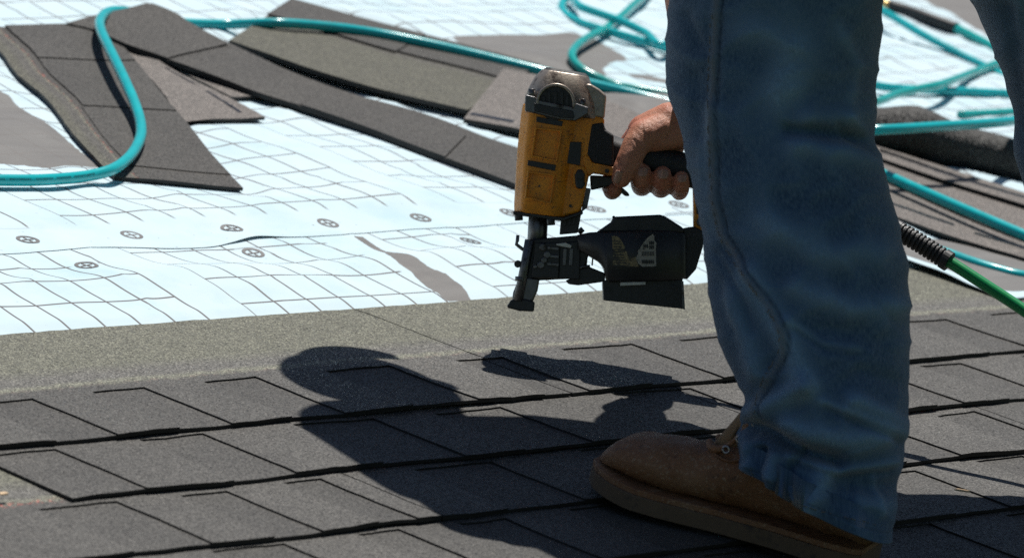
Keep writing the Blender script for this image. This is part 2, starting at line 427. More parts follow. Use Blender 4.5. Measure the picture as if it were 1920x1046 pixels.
sheet('lower', -1.3, 2.0, .2, .70, .0045, h_low, [(STROKE, 1)], mk_low, 'lower white gridded underlayment sheet running under the newest shingle course')
sheet('upper', -.7, 3.4, LAP, 1.82, .0075, h_up, [(PRINT_L, 1), (PRINT_R, 1), (HOLE_R, -1), (BAR_R, 1), (PRINT_T, 1)], mk_up+mk_top, 'upper white gridded underlayment sheet with wavy edge lapping the lower sheet')
#@@REST
# ------------------------------------------------------------------ loose shingles
def resample(pts, n):
    c = catmull(pts, 12); L = [0]
    for a, b in zip(c, c[1:]): L.append(L[-1]+(b-a).length)
    out = []; j = 0
    for i in range(n+1):
        x = L[-1]*i/n
        while j < len(L)-2 and L[j+1] < x: j += 1
        out.append(c[j].lerp(c[j+1], min(1, (x-L[j])/max(1e-9, L[j+1]-L[j]))))
    return out, L[-1]
LG = 'loose shingles lying on the underlayment'
def loose(label, Lp, Rp, zone, teeth=(), mat='granule', tar=(), redline=0., thick=.004, group=LG, seed=0):
    """a bent strip between two long edges given as (x, y, height); zone maps 0..1 across to the colour bands"""
    A, la = resample([onroof(x, y, SHEET+h) for x, y, h in Lp], 60); B, lb = resample([onroof(x, y, SHEET+h) for x, y, h in Rp], 60)
    def P(s, t, up=0.):
        i = min(59.999, max(0, s*60)); k = int(i); f = i-k
        a = A[k].lerp(A[k+1], f); b = B[k].lerp(B[k+1], f); p = a.lerp(b, t)
        rough = .0012*nz(s*la*40, t*9, seed+3)
        return p + N*(up + .002*nz(s*la*6, t*2, seed)) + (b-a).normalized()*rough
    us = [i/60 for i in range(61)]; vb = [j/14 for j in range(15)]
    zf = lambda s, t: (s*la, interp(zone, t))
    o = slab('shingle', cells(us, vb, lambda s, t: True, lambda s, t: (P(s, t, thick), N), thick, zf), [M[mat], M['asphalt']], redline=redline)
    tag(o, label, 'shingle', group)
    if mat == 'granule': o.color = (.66, .64, .62, 1)
    for s0, s1, t0, t1, h in teeth:
        us = breaks([s0, s1], .03); vb = breaks([t0, t1], .09)
        tt = slab('tooth', cells(us, vb, lambda s, t: True, lambda s, t: (P(s, t, thick+h), N), h, zf), [M[mat], M['asphalt']], o, redline); tt.color = o.color
    for s0, s1, t0, w_ in tar:
        n = max(3, int((s1-s0)*la/.006)); q = []
        for i in range(n+1):
            s = lerp(s0, s1, i/n)
            for e, hh in ((-1, 0), (-.4, .0012), (.4, .0014), (1, 0)):
                q.append(P(s, t0+e*w_*(.7+.5*abs(nz(s*la*90, e, 6+seed))), thick+hh*(.4+abs(nz(s*la*120, 2, seed)))+.0002))
        mk('sealant_strip', q, grid_faces(4, n+1), M['tar'], o)
    return o
DK = [(0, .05), (1, .35)]
loose('dark shingle with olive edge and red dotted line under the hose bend at far left',
      [(-50, 55, .004), (0, 102, .004), (31, 144, .005), (92, 196, .005), (138, 260, .004), (190, 315, .003), (213, 337, .002)],
      [(190, 55, .01), (251, 120, .009), (309, 192, .008), (345, 232, .007), (400, 301, .005), (455, 359, .003)],
      [(0, .72), (.17, .47), (.22, .4), (1, 0)], [(0, .24, .24, 1, .0026), (.245, .56, .24, 1, .0018), (.565, .93, .22, 1, .0012)], redline=1., seed=2)
loose('pale brown upturned shingle with black sealant dashes between two dark shingles',
      [(205, 72, .008), (290, 163, .006), (340, 228, .004), (352, 231, .003)], [(262, 96, .012), (330, 140, .008), (410, 178, .006), (496, 227, .004)],
      DK, mat='under', tar=[(.30, .52, .82, .035), (.62, .92, .80, .03)], seed=5)
loose('narrow pale brown upturned strip tucked beneath the long dark shingle',
      [(290, 110, .004), (360, 150, .004), (432, 187, .003)], [(330, 118, .005), (410, 150, .004), (492, 187, .003)], DK, mat='under', seed=8)
loose('long dark shingle running down to the nail gun, its far end curled up',
      [(122, 55, .010), (178, 66, .012), (232, 91, .014), (316, 121, .012), (400, 151, .010), (490, 185, .008), (563, 208, .005), (700, 254, .003), (830, 303, .003), (960, 351, .003), (1060, 388, .003)],
      [(284, 13, .035), (327, 29, .033), (349, 44, .03), (407, 77, .024), (470, 108, .018), (545, 142, .013), (655, 180, .008), (789, 219, .005), (910, 264, .004), (972, 284, .004), (1080, 322, .004)],
      [(0, .05), (.85, .3), (1, .42)], [(0, .225, 0, .93, .0028), (.228, .475, 0, .78, .0014), (.478, .76, 0, .8, .0028), (.763, 1, 0, .8, .0014)], thick=.005, seed=11)
loose('long shingle with wide olive headlap propped up behind the dark one',
      [(428, 84, .016), (500, 108, .020), (600, 143, .018), (700, 172, .014), (790, 194, .010), (875, 215, .008)],
      [(545, 9, .012), (620, 28, .012), (720, 56, .010), (820, 83, .008), (920, 108, .006), (1010, 132, .005)],
      [(0, .95), (.55, .8), (.6, .3), (1, .05)], [(0, .55, .60, 1, .0034), (.555, 1, .62, 1, .0028)], thick=.006, seed=14)
loose('pale brown upturned shingle with glinting sealant just left of the nail gun head',
      [(868, 231, .010), (920, 241, .010), (975, 252, .009), (1060, 275, .008), (1140, 300, .006)], [(942, 137, .012), (985, 145, .012), (1040, 160, .011), (1120, 190, .010), (1200, 222, .008)],
      DK, mat='under', tar=[(.02, .30, .10, .03), (.36, .6, .12, .03)], thick=.006, seed=17)
FG = 'upturned shingles stacked behind the worker'
loose('bottom upturned shingle of the stack behind the worker, sealant dots along its edge',
      [(1500, 352, .012), (1600, 385, .012), (1680, 412, .012), (1796, 452, .010), (1920, 489, .010), (2040, 525, .010)], [(1500, 240, .002), (1600, 268, .002), (1680, 292, .002), (1800, 330, .002), (1920, 368, .002), (2040, 405, .002)],
      DK, mat='under', tar=[(.30, .55, .17, .02), (.62, .80, .15, .02)], group=FG, seed=21)
loose('middle upturned shingle of the stack behind the worker, under the taut hose',
      [(1500, 285, .010), (1600, 318, .010), (1660, 344, .010), (1760, 390, .010), (1830, 420, .010), (1920, 456, .010), (2040, 500, .010)], [(1500, 236, .007), (1600, 266, .007), (1680, 290, .007), (1800, 328, .007), (1920, 367, .007), (2040, 405, .007)],
      DK, mat='under', group=FG, seed=24)
loose('top upturned shingle of the stack behind the worker, rough far edge',
      [(1500, 256, .014), (1600, 286, .014), (1653, 303, .014), (1780, 345, .014), (1920, 389, .014), (2040, 428, .014)], [(1500, 232, .012), (1600, 262, .012), (1651, 280, .012), (1780, 322, .012), (1920, 366, .012), (2040, 402, .012)],
      DK, mat='under', tar=[(.28, .9, .6, .14)], group=FG, seed=27)

# a torn flap of printed underlayment over the top of the newest course
def scrap():
    A = [(1560, 440), (1640, 462), (1690, 484), (1760, 510), (1830, 540), (1890, 561), (1960, 553), (2080, 540)]; B = [(1560, 410), (1640, 428), (1690, 440), (1760, 452), (1830, 466), (1890, 484), (1960, 500), (2080, 520)]
    a, la = resample([onroof(x, y, -.006) for x, y in A], 60); b, lb = resample([onroof(x, y, -.006) for x, y in B], 60); P = []; pr = []; UVs = []
    for i in range(61):
        for j in range(25):
            t = j/24; P.append(a[i].lerp(b[i], t)+N*(.0016*nz(i*.12, t*1.5, 7)+.001)); UVs.append((i*la/60, t*.1)); pr.append(1. if j > 3 and i < 60 else 0.)
    o = mk('underlayment_scrap', P, grid_faces(25, 61), M['sheet'], uvs=UVs, attr={'print': pr, 'gridmask': [0.]*len(P)})
    tag(o, 'grey printed scrap of underlayment with white border under the green hose', 'underlayment'); o.modifiers.new('s', 'SOLIDIFY').thickness = .0006
scrap()
# a rolled strip of dark roofing
def rolled():
    a0 = onroof(1545, 262, SHEET); a1 = onroof(2020, 352, SHEET); ax = (a1-a0); L = ax.length; ax.normalize(); side = N.cross(ax)
    rings = []; n = 28; m = 46
    for i in range(m):
        s = i/(m-1); c = a0+ax*(L*s)+side*(-.018)
        r = .031 + .008*math.exp(-((s-.33)/.12)**2) - .006*sstep(.5, 1, s)
        ring = []
        for k in range(n):
            th = 2*math.pi*k/n; rr = r*(1+.03*nz(s*9, math.cos(th)*2, 5+math.sin(th)*2))
            ring.append(c+N*(r*.93+math.sin(th)*rr*.95)+side*(math.cos(th)*rr*1.05))
        rings.append(ring)
    vs, fs = loft(rings); UVs = [(0, .1)]*len(vs)
    o = mk('roofing_roll', vs, fs, M['granule'], uvs=UVs, attr={'redline': [0.]*len(vs), 'tab_tone': [.6]*len(vs)})
    tag(o, 'dark rolled-up strip of roofing lying behind the worker under the hoses', 'roofing roll')
    sp = []
    for i in range(60):
        th = i*.32; rr = .0225*(1-i/75); sp.append(a0-ax*.0015+side*(-.018+math.cos(th)*rr*1.3)+N*(.022+math.sin(th)*rr*.9))
    mk('rolled_edge', *tube(sp, .0016, 6), M['asphalt'], o)
rolled()

# ------------------------------------------------------------------ air hoses
def hose_mat(name, col, dirt):
    t = NT(name); p = t.geo().outputs['Position']
    d = t.ramp(t.noise(p, 9, 5, .7), [(.5, 0), (.8, dirt)])
    c = t.mix(t.noise(p, 30, 3), rgb(*[x*.85 for x in col]), rgb(*[x*1.15 for x in col])); c = t.mix(d, c, rgb(.12, .11, .07))
    t.set(Base_Color=c, Roughness=t.math('ADD', .14, t.math('MULTIPLY', t.noise(p, 80, 3), .2)), Specular_IOR_Level=.55, Normal=t.bump(t.noise(p, 260, 2), .12, .0005))
    return t.m
M['teal'] = hose_mat('teal_hose', (.008, .46, .49), .2); M['green'] = hose_mat('green_hose', (.014, .29, .095), .15); M['seagreen'] = hose_mat('sea_green_hose', (.01, .40, .37), .4)
M['rubber'] = simple('black_rubber', (.022, .023, .025), .5, scale=120); M['brass'] = simple('brass', (.6, .42, .18), .3, 1)
M['ink'] = simple('hose_print', (.01, .10, .12), .5)
HG = 'air hoses on the underlayment'
def hose(label, pts, mat='teal', r=.0061, parent=None, name='air_hose', group=HG, depth=None):
    P = [onroof(p[0], p[1], SHEET+p[2]) if depth is None else at(*p) for p in pts]
    P = catmull(P, 10)
    o = mk(name, *tube(P, r, 16), M[mat], parent)
    if parent is None: tag(o, label, 'hose', group)
    return o, P
h1, P1 = hose('long teal hose looping at far left and passing behind the nail gun',
     [(-620, 372, .008), (-300, 350, .010), (-90, 340, .016), (-20, 338, .018), (60, 338, .018), (120, 335, .016), (170, 329, .016), (212, 317, .02), (244, 293, .02), (262, 262, .02), (264, 234, .024), (254, 198, .03), (238, 160, .036), (220, 122, .04), (203, 88, .04), (190, 60, .038), (187, 42, .034), (196, 27, .03), (215, 21, .026), (245, 24, .02), (290, 36, .012), (345, 44, .012), (430, 46, .014), (520, 44, .03), (610, 50, .03), (700, 62, .026), (800, 82, .024), (900, 105, .02), (1000, 130, .016), (1090, 153, .014), (1170, 172, .01), (1250, 192, .008), (1400, 226, .010), (1550, 246, .06), (1640, 244, .085), (1750, 238, .088), (1900, 227, .08), (2060, 205, .05)], r=.0068)
# faded lettering along the hose at the left: too worn to read
nl = []
tot = 0
for a, b in zip(P1[22:], P1[23:]):
    nl.append((a, b))
    if len(nl) > 37: break
rl = random.Random(4)
vs, fs = [], []
side = lambda a, b: (b-a).normalized()
for i, (a, b) in enumerate(nl[6:]):
    t = side(a, b); toc = (CAM-a).normalized(); toc = (toc-t*toc.dot(t)).normalized(); up = toc.cross(t)
    if up.dot(UP) < 0: up = -up
    if i % 6 == 5 and i < 26: continue
    segs = 3
    for q in range(segs):
        p0 = a.lerp(b, (q+.12)/segs); p1 = a.lerp(b, (q+.75)/segs)
        for lo, hi in ((.0001, .0008), (.0017, .0024)) if rl.random() < .6 else ((.0001, .0024),):
            k = len(vs)
            for pp, hh in ((p0, lo), (p1, lo), (p1, hi), (p0, hi)):
                off = up*hh + toc*math.sqrt(.0068**2-hh**2)*1.02; vs.append(pp+off)
            fs.append((k, k+1, k+2, k+3))
mk('hose_lettering', vs, fs, M['ink'], h1, smooth=False)
hose('teal hose coiled in flat loops at top centre, its strands crossing behind the worker',
     [(2050, 186, .012), (1903, 177, .014), (1808, 172, .014), (1724, 168, .016), (1648, 162, .018), (1450, 130, .02), (1330, 112, .02), (1250, 91, .02), (1195, 75, .02), (1147, 61, .018), (1118, 53, .016), (1090, 44, .014), (1067, 32, .012), (1054, 19, .010), (1055, 6, .010), (1066, -4, .012), (1072, -2, .02), (1078, 4, .026), (1090, 14, .03), (1126, 27, .03), (1168, 42, .03), (1210, 62, .03), (1250, 84, .03), (1350, 30, .03), (1500, -10, .03), (1600, -5, .03), (1660, 24, .03), (1724, 62, .024), (1787, 95, .016), (1838, 121, .010), (1899, 150, .008), (2020, 200, .008)])
hose('teal hose bending in a tight hook left of the worker beside the coil',
     [(1330, -90, .01), (1260, -55, .012), (1200, 0, .016), (1183, 15, .018), (1168, 29, .02), (1151, 42, .02), (1135, 55, .02), (1112, 66, .02), (1092, 78, .022), (1078, 91, .024), (1072, 104, .024), (1078, 118, .02), (1094, 132, .016), (1118, 145, .012), (1155, 160, .010), (1200, 168, .010), (1300, 185, .012), (1450, 205, .02), (1560, 205, .03), (1640, 192, .034), (1682, 177, .032), (1728, 166, .034), (1766, 158, .034), (1829, 135, .02), (1885, 114, .016), (2000, 80, .012)], 'seagreen')
hc, _ = hose('teal hose with black sleeved coupling at top right', [(1791, 53, .014), (1830, 73, .012), (1875, 97, .010), (1960, 140, .008), (2080, 200, .008)], 'seagreen', r=.0075)
mk('coupling_sleeve', *tube(catmull([onroof(x, y, SHEET+h) for x, y, h in ((1670, 12, .016), (1700, 21, .016), (1740, 35, .016), (1794, 54, .014))], 8), .0098, 16), M['rubber'], hc)
mk('brass_fitting', *tube([onroof(x, y, SHEET+h) for x, y, h in ((1650, 6, .016), (1660, 9, .016), (1672, 12.5, .016))], .0085, 6), M['brass'], hc)
hose('teal hose lying taut across the stacked upturned shingles', [(1450, 262, .03), (1560, 293, .028), (1656, 327, .028), (1709, 350, .028), (1801, 390, .028), (1920, 441, .026), (2050, 495, .02)], r=.0072)
hose('teal hose curving past the green hose at lower right', [(1560, 415, .008), (1640, 440, .008), (1700, 455, .008), (1769, 474, .008), (1824, 493, .008), (1870, 507, .008), (1925, 519, .008), (2050, 530, .008)], r=.0076)
hose('short teal hose bend showing above the roofing roll at right edge', [(1800, 216, .01), (1845, 214, .010), (1905, 210, .010), (2040, 196, .008)], 'seagreen')
# ------------------------------------------------------------------ coil roofing nailer, laid out in its own side view: x right, y down, d away (1 unit = DG/FPX m)
DG = 5.60; PXM = DG/FPX
def G(x, y, d=0.): return at(x, y, DG)+FW*(d*PXM)
M['yellow'] = simple('worn_yellow_paint', (.74, .33, .018), .4, scale=90, var=.2, dirt=((.05, .04, .03), 55, .60), bump=.25, bscale=500)
def scuffed():
    t = NT('scuffed_yellow_housing'); p = t.geo().outputs['Position']
    c = t.mix(t.noise(p, 70, 4, .6), rgb(.76, .255, .012), rgb(.95, .37, .02))
    c = t.mix(t.ramp(t.noise(p, 26, 5, .7), [(.5, 0), (.72, .6)]), c, rgb(.22, .11, .035))
    for sc, rot, th in ((900, (.3, .2, .9), .70), (700, (1.1, .5, .2), .71), (1100, (.1, 1.2, .5), .72)):
        m = t.n('Mapping', {'Vector': p, 'Rotation': rot, 'Scale': (.06, 1, 1)})
        c = t.mix(t.math('MULTIPLY', t.ramp(t.noise(m.outputs[0], sc, 1, .4), [(th-.03, 0), (th, 1)]), .75), c, rgb(.07, .045, .03))
    c = t.mix(t.ramp(t.noise(p, 130, 3, .7), [(.68, 0), (.71, 1)]), c, rgb(.05, .04, .032))
    t.set(Base_Color=c, Roughness=t.math('ADD', .32, t.math('MULTIPLY', t.noise(p, 120, 4), .3)), Specular_IOR_Level=.5, Normal=t.bump(t.noise(p, 420, 4), .2, .0006)); return t.m
M['yellow'] = scuffed()
M['capmetal'] = simple('scuffed_cast_metal', (.40, .345, .29), .4, .65, scale=70, var=.3, dirt=((.06, .045, .04), 40, .52), bump=.3, bscale=420)
M['black'] = simple('black_plastic', (.022, .023, .025), .38, scale=90, var=.3, dirt=((.05, .048, .042), 60, .62), bump=.3, bscale=500)
M['grip'] = simple('black_grip_rubber', (.020, .021, .023), .6, scale=90, bump=.8, bscale=900)
M['steel'] = simple('dark_steel', (.14, .14, .145), .34, .8, scale=120, var=.3, dirt=((.03, .025, .02), 70, .55), bump=.25)
M['lightsteel'] = simple('worn_bright_steel', (.42, .41, .40), .34, .9, scale=120, var=.2)
M['bronze'] = simple('coil_nail_metal', (.45, .36, .26), .35, .9, scale=200)
M['paper'] = simple('worn_label_paper', (.36, .34, .29), .8, scale=200, var=.25, dirt=((.05, .05, .045), 150, .54))
M['paper2'] = simple('yellowed_label_paper', (.26, .21, .11), .8, scale=200, var=.3, dirt=((.05, .05, .045), 150, .48))
gun = empty('nail_gun', onroof(1010, 640, 0)); tag(gun, 'yellow and black coil roofing nail gun gripped in the worker\'s hand', 'nail gun')
def prism(name, poly, d0, d1, mat, parent=gun, bev=2.0, seg=2, inset=0):
    n = len(poly); vs = [G(x, y, d0) for x, y in poly]+[G(x, y, d1) for x, y in poly]
    fs = [tuple(range(n)), tuple(range(2*n-1, n-1, -1))]+[(i, i+n, (i+1) % n+n, (i+1) % n) for i in range(n)]
    o = mk(name, vs, fs, M[mat], parent, bevel=bev*PXM if bev else 0, seg=seg, smooth=bool(bev))
    bm = bmesh.new(); bm.from_mesh(o.data); bmesh.ops.recalc_face_normals(bm, faces=bm.faces); bm.to_mesh(o.data); bm.free()
    return o
def gtube(name, pts, r, mat, parent=gun, n=18):
    P = [G(*p) for p in pts]
    if callable(r): rr = lambda t: r(t)*PXM
    else: rr = r*PXM
    o = mk(name, *tube(P, rr, n), M[mat], parent); 
    o.modifiers.new('b', 'BEVEL').width = .8*PXM; return o
def disc(name, x, y, d0, d1, r, mat, parent=gun, n=24, bev=1.):
    return prism(name, [(x+r*math.cos(2*math.pi*i/n), y+r*math.sin(2*math.pi*i/n)) for i in range(n)], d0, d1, mat, parent, bev)
def section(l, r, dn, df, shape):            # a ring between a left and a right silhouette point
    cx, cy = (l[0]+r[0])/2, (l[1]+r[1])/2; hx, hy = (r[0]-l[0])/2, (r[1]-l[1])/2; out = []
    for a, b in shape: out.append(G(cx+hx*a, cy+hy*a, (df if b > 0 else dn)*abs(b)))
    return out
def rounded(shape, k=5, rr=.35):
    n = len(shape); out = []
    for i in range(n):
        p0, p1, p2 = Vector(shape[i-1]), Vector(shape[i]), Vector(shape[(i+1) % n])
        a = p1.lerp(p0, rr); b = p1.lerp(p2, rr)
        for j in range(k+1):
            t = j/k; out.append(tuple((a*(1-t)**2+p1*2*t*(1-t)+b*t*t)))
    return out
OCT = rounded([(-1, -.3), (-.70, -.95), (.50, -1), (1, -.62), (1, .62), (.50, 1), (-.70, .95), (-1, .3)], 4, .22)
def gloft(name, secs, mat, shape=OCT, parent=gun):
    o = mk(name, *loft([section(l, r, -dn, df, shape) for l, r, dn, df in secs]), M[mat], parent)
    bm = bmesh.new(); bm.from_mesh(o.data); bmesh.ops.recalc_face_normals(bm, faces=bm.faces); bm.to_mesh(o.data); bm.free()
    b = o.modifiers.new('b', 'BEVEL'); b.width = 2*PXM; b.segments = 2; b.limit_method = 'ANGLE'; b.angle_limit = R(40); b.harden_normals = True
    return o
NEAR = 58
body = gloft('housing', [((964, 397), (1060, 409), 50, 50), ((964, 380), (1063, 394), 56, 56), ((966, 345), (1067, 360), NEAR, NEAR), ((970, 280), (1077, 294), NEAR, NEAR), ((977, 215), (1086, 232), NEAR, NEAR), ((981, 195), (1090, 214), NEAR, NEAR)], 'yellow')
prism('handle_root', [(1060, 235), (1085, 214), (1133, 222), (1131, 262), (1112, 300), (1106, 322), (1099, 352), (1090, 392), (1088, 398), (1052, 408), (1056, 330)], -42, 42, 'yellow', bev=7, seg=4)
def panel(corners, d, depth=4.5, rim=6):      # a raised rim that leaves a sunk field
    (a, b, c, e) = [Vector(p) for p in corners]; ctr = (a+b+c+e)/4; vs = []; fs = []
    inn = [p+(ctr-p).normalized()*rim for p in (a, b, c, e)]
    for q, dd in ((a, 0), (b, 0), (c, 0), (e, 0)): vs.append(G(q.x, q.y, d+1.5))
    for q in (a, b, c, e): k = q+(ctr-q).normalized()*1.2; vs.append(G(k.x, k.y, d-depth))
    for q in inn: k = q+(q-ctr).normalized()*1.2; vs.append(G(k.x, k.y, d-depth))
    for q in inn: vs.append(G(q.x, q.y, d+1.5))
    for r0 in range(3):
        for i in range(4): j = (i+1) % 4; fs.append((r0*4+i, r0*4+j, (r0+1)*4+j, (r0+1)*4+i))
    return mk('panel_rim', vs, fs, M['yellow'], body, smooth=False)
for q in (((1003, 240), (1054, 246), (1044, 306), (995, 296)), ((989, 322), (1041, 328), (1033, 384), (983, 373))): panel(q, -NEAR)
for q in (((1006, 221), (1055, 230), (1053, 239), (1005, 231)), ((990, 302), (1042, 311), (1040, 322), (989, 312))): prism('stripe', q, -NEAR-2.5, -NEAR+3, 'black', body, .8)
prism('worn_plate', ((1064, 267), (1090, 268), (1087, 312), (1061, 307)), -46, -38, 'black', body, 1)
prism('base_flange', ((962, 396), (1056, 408), (1092, 396), (1093, 402), (1055, 415), (962, 403)), -46, 46, 'black', bev=2)
for x, y in ((972, 407), (1032, 416)): gtube('flange_bolt', ((x, y-8, -38), (x+1, y+7, -38)), 8, 'black', n=8)
# cylinder cap
CAPS = [((981, 212), (1122, 226), 60, 58), ((985, 180), (1118, 196), 60, 58), ((992, 163), (1113, 180), 57, 57), ((1003, 144), (1109, 160), 50, 52), ((1016, 131), (1104, 145), 40, 44)]
cap = gloft('cylinder_cap', CAPS, 'capmetal')
gloft('top_pad', [((1018, 131), (1104, 145), 38, 40), ((1024, 127), (1098, 139), 32, 36)], 'grip', parent=cap)
prism('cap_neck', [(1080, 160), (1106, 158), (1124, 169), (1137, 180), (1133, 225), (1080, 218)], -40, 40, 'capmetal', cap, bev=6, seg=4)
ring = [(1041+37*math.cos(R(a)), 196+37*math.sin(R(a))) for a in range(160, 386, 12)]; rin = [(1041+31*math.cos(R(a)), 196+31*math.sin(R(a))) for a in range(385, 155, -12)]
prism('exhaust_arch', ring+rin, -70, -48, 'capmetal', cap, bev=2.5, seg=3)
disc('exhaust_cover', 1041, 196, -61, -45, 32, 'black', cap)
for i, x in enumerate((1019, 1029, 1041, 1053, 1063)): prism('exhaust_rib', ((x-3, 174 if i in (1, 2, 3) else 182), (x+3, 174 if i in (1, 2, 3) else 183), (x+3, 206), (x-3, 204)), -66, -58, 'black', cap, 1)
prism('cap_band', ((985, 180), (1003, 184), (1006, 189), (1074, 203), (1079, 196), (1103, 204), (1102, 216), (1078, 229), (1052, 227), (984, 211)), -69, -40, 'steel', cap, bev=2.5)
prism('band_inset', ((1001, 196), (1074, 211), (1076, 225), (1053, 224), (1001, 211)), -72, -60, 'black', cap, bev=1.5)
for x, y in ((997, 178), (1091, 197)): gtube('cap_bolt', ((x, y+8, -58), (x, y-9, -58)), 7, 'steel', cap, 10)
# grip
HSH = rounded([(-.55, -1), (.55, -1), (1, 0), (.55, 1), (-.55, 1), (-1, 0)], 5, .35)
def hsec(cx, cy, hh, hd, lean=.2):
    return [G(cx-lean*a*hh, cy+a*hh, b*hd) for a, b in HSH]
gr = mk('grip', *loft([hsec(1112, 268, 38, 30, .1), hsec(1122, 272, 37, 33, .1), hsec(1135, 280, 33, 34, .15), hsec(1160, 288, 31, 34), hsec(1200, 297, 30, 34), hsec(1250, 308, 31, 34), hsec(1300, 322, 33, 34), hsec(1360, 338, 34, 34), hsec(1400, 350, 32, 32), hsec(1404, 351, 24, 24)]), M['grip'], gun)
prism('grip_cheek', [(1108, 233), (1131, 230), (1134, 244), (1150, 254), (1150, 314), (1112, 309), (1099, 291)], -44, 44, 'grip', bev=5, seg=3)
mk('air_plug', *tube([G(1400, 350, 0), G(1412, 354, 0), G(1420, 356, 0)], 13*PXM, 8), M['lightsteel'], gun)
prism('trigger_bracket', [(1092, 296), (1099, 291), (1110, 306), (1153, 315), (1156, 324), (1150, 331), (1112, 325), (1104, 332), (1097, 322)], -46, 46, 'yellow', bev=2.5)
disc('bracket_screw', 1137, 322, -49, -44, 4, 'black')
prism('trigger', [(1106, 329), (1150, 331), (1160, 346), (1178, 362), (1181, 368), (1172, 368), (1155, 354), (1138, 350), (1122, 354), (1108, 357)], -16, 16, 'black', bev=3)
prism('dial_arch', [(1074, 350), (1072, 330), (1076, 317), (1085, 311), (1095, 314), (1101, 324), (1098, 352), (1090, 356)], -50, -40, 'yellow', body, bev=3)
prism('selector_dial', [(1078, 346), (1077, 330), (1082, 319), (1091, 319), (1096, 328), (1095, 340), (1097, 348), (1090, 356), (1080, 354)], -58, -46, 'black', body, bev=3, seg=3)
disc('dial_cap', 1087, 330, -63, -56, 8, 'black', body)
disc('housing_screw', 1069, 387, -45, -40, 3, 'black', body, 12, .5)
prism('trigger_valve', [(1097, 352), (1108, 354), (1101, 390), (1090, 398)], -10, 10, 'steel', bev=1.5)
# nose
gtube('driver_tube', ((1010, 400, 0), (1008, 432, 0), (1007, 455, 0)), 18.5, 'steel', n=28)
prism('feed_column', [(1053, 398), (1091, 393), (1083, 437), (1049, 440)], -30, 30, 'black', bev=2)
for i in range(4): prism('column_rib', [(1058+i*8, 408-i), (1063+i*8, 407-i), (1061+i*8, 424-i), (1056+i*8, 425-i)], -33, -28, 'black', bev=.8)
nose = prism('nose_block', [(988, 450), (1030, 446), (1100, 440), (1106, 470), (1090, 522), (1047, 524), (1010, 526), (976, 522), (980, 480)], -24, 26, 'black', bev=3)
gtube('guide_rod', ((993, 450, -30), (984, 500, -30), (971, 564, -30)), 9, 'steel', n=16)
prism('nose_lower', [(974, 518), (1012, 522), (1008, 545), (999, 566), (960, 563), (962, 548)], -26, 22, 'steel', bev=4, seg=3)
gtube('nose_collar', ((976, 519, -30), (975, 527, -30)), 10, 'steel', n=16)
prism('contact_foot', [(958, 562), (985, 560), (1003, 566), (1001, 584), (975, 583), (951, 577), (951, 573)], -34, 26, 'black', bev=3, seg=3)
gtube('latch_hook', ((971, 441, -20), (970, 452, -20), (968, 458, -20), (978, 466, -20), (984, 470, -20)), 3.6, 'steel', n=8)
disc('side_pin', 971, 495, -32, -10, 7, 'black')
prism('feed_door', [(1004, 455), (1050, 456), (1047, 521), (996, 521)], -38, -24, 'black', bev=2)
for cx, cy, rr in ((1018, 464, 7), (1026, 478, 7), (1020, 488, 6), (1014, 497, 7), (1004, 500, 4)): disc('door_boss', cx, cy, -43, -36, rr, 'steel', n=16, bev=2)
for y in (462, 477, 492): prism('door_rail', [(1026, y), (1048, y+2), (1047, y+8), (1026, y+6)], -42, -36, 'steel', bev=1.2)
prism('hinge_block', [(1049, 456), (1088, 452), (1086, 524), (1047, 522)], -34, -20, 'black', bev=2)
prism('hinge_plate', [(1042, 457), (1060, 455), (1072, 460), (1070, 466), (1043, 461)], -42, -32, 'lightsteel', bev=1)
for x in (1056, 1068): prism('hinge_leaf', [(x, 466), (x+7, 466), (x+5, 498), (x-2, 498)], -38, -32, 'steel', bev=1.2)
for x in (1079, 1090, 1101, 1112): gtube('coil_nail', ((x, 474, -12), (x-2, 498, -12)), 1.7, 'bronze', n=8)
gtube('column_bolt', ((1085, 429, -28), (1092, 437, -28)), 6, 'steel', n=8)
prism('feed_arm', [(1060, 526), (1075, 520), (1084, 505), (1104, 500), (1134, 512), (1134, 528), (1084, 535), (1066, 533)], -26, 8, 'black', bev=2.5)
gtube('arm_spring', ((1084, 504, -30), (1092, 500, -30), (1106, 499, -30)), 3, 'steel', n=8)
# magazine
CAN = [(1082, 441), (1104, 436), (1200, 433), (1277, 433), (1284, 440), (1282, 522), (1276, 526), (1136, 529), (1133, 504), (1126, 494), (1107, 482), (1084, 468)]
def magd(x): return 66*math.sqrt(max(.05, 1-((x-1186)/112)**2*.72))
def magazine():
    top = [(1082, 441), (1104, 436), (1200, 432), (1277, 433), (1284, 440)]; bot = [(1082, 468), (1090, 472), (1107, 482), (1122, 491), (1130, 499), (1134, 512), (1137, 529), (1200, 528), (1276, 526), (1284, 520)]
    prof = [(-1, -.86), (-.97, -.95), (-.9, -1), (.9, -1), (.97, -.95), (1, -.86), (1, .86), (.9, 1), (-.9, 1), (-1, .86)]; rings = []
    for i in range(42):
        x = 1082+202*i/41; t, b = interp(top, x), interp(bot, x); D = magd(x); rings.append([G(x, (t+b)/2+(b-t)/2*p, D*q) for p, q in prof])
    o = mk('magazine', *loft(rings), M['black'], gun); bm = bmesh.new(); bm.from_mesh(o.data); bmesh.ops.recalc_face_normals(bm, faces=bm.faces); bm.to_mesh(o.data); bm.free()
    return o
mag = magazine()
prism('magazine_lid', [(1117, 436), (1146, 416), (1150, 407), (1236, 403), (1247, 407), (1280, 428), (1280, 437)], -52, 58, 'black', mag, bev=5, seg=3)
disc('lid_recess', 1185, 422, -54, -48, 12, 'rubber', mag, 20, .6)
for x in (1150, 1193, 1240): disc('lid_rivet', x, 408, -40, -30, 3, 'black', mag, 10, .5)
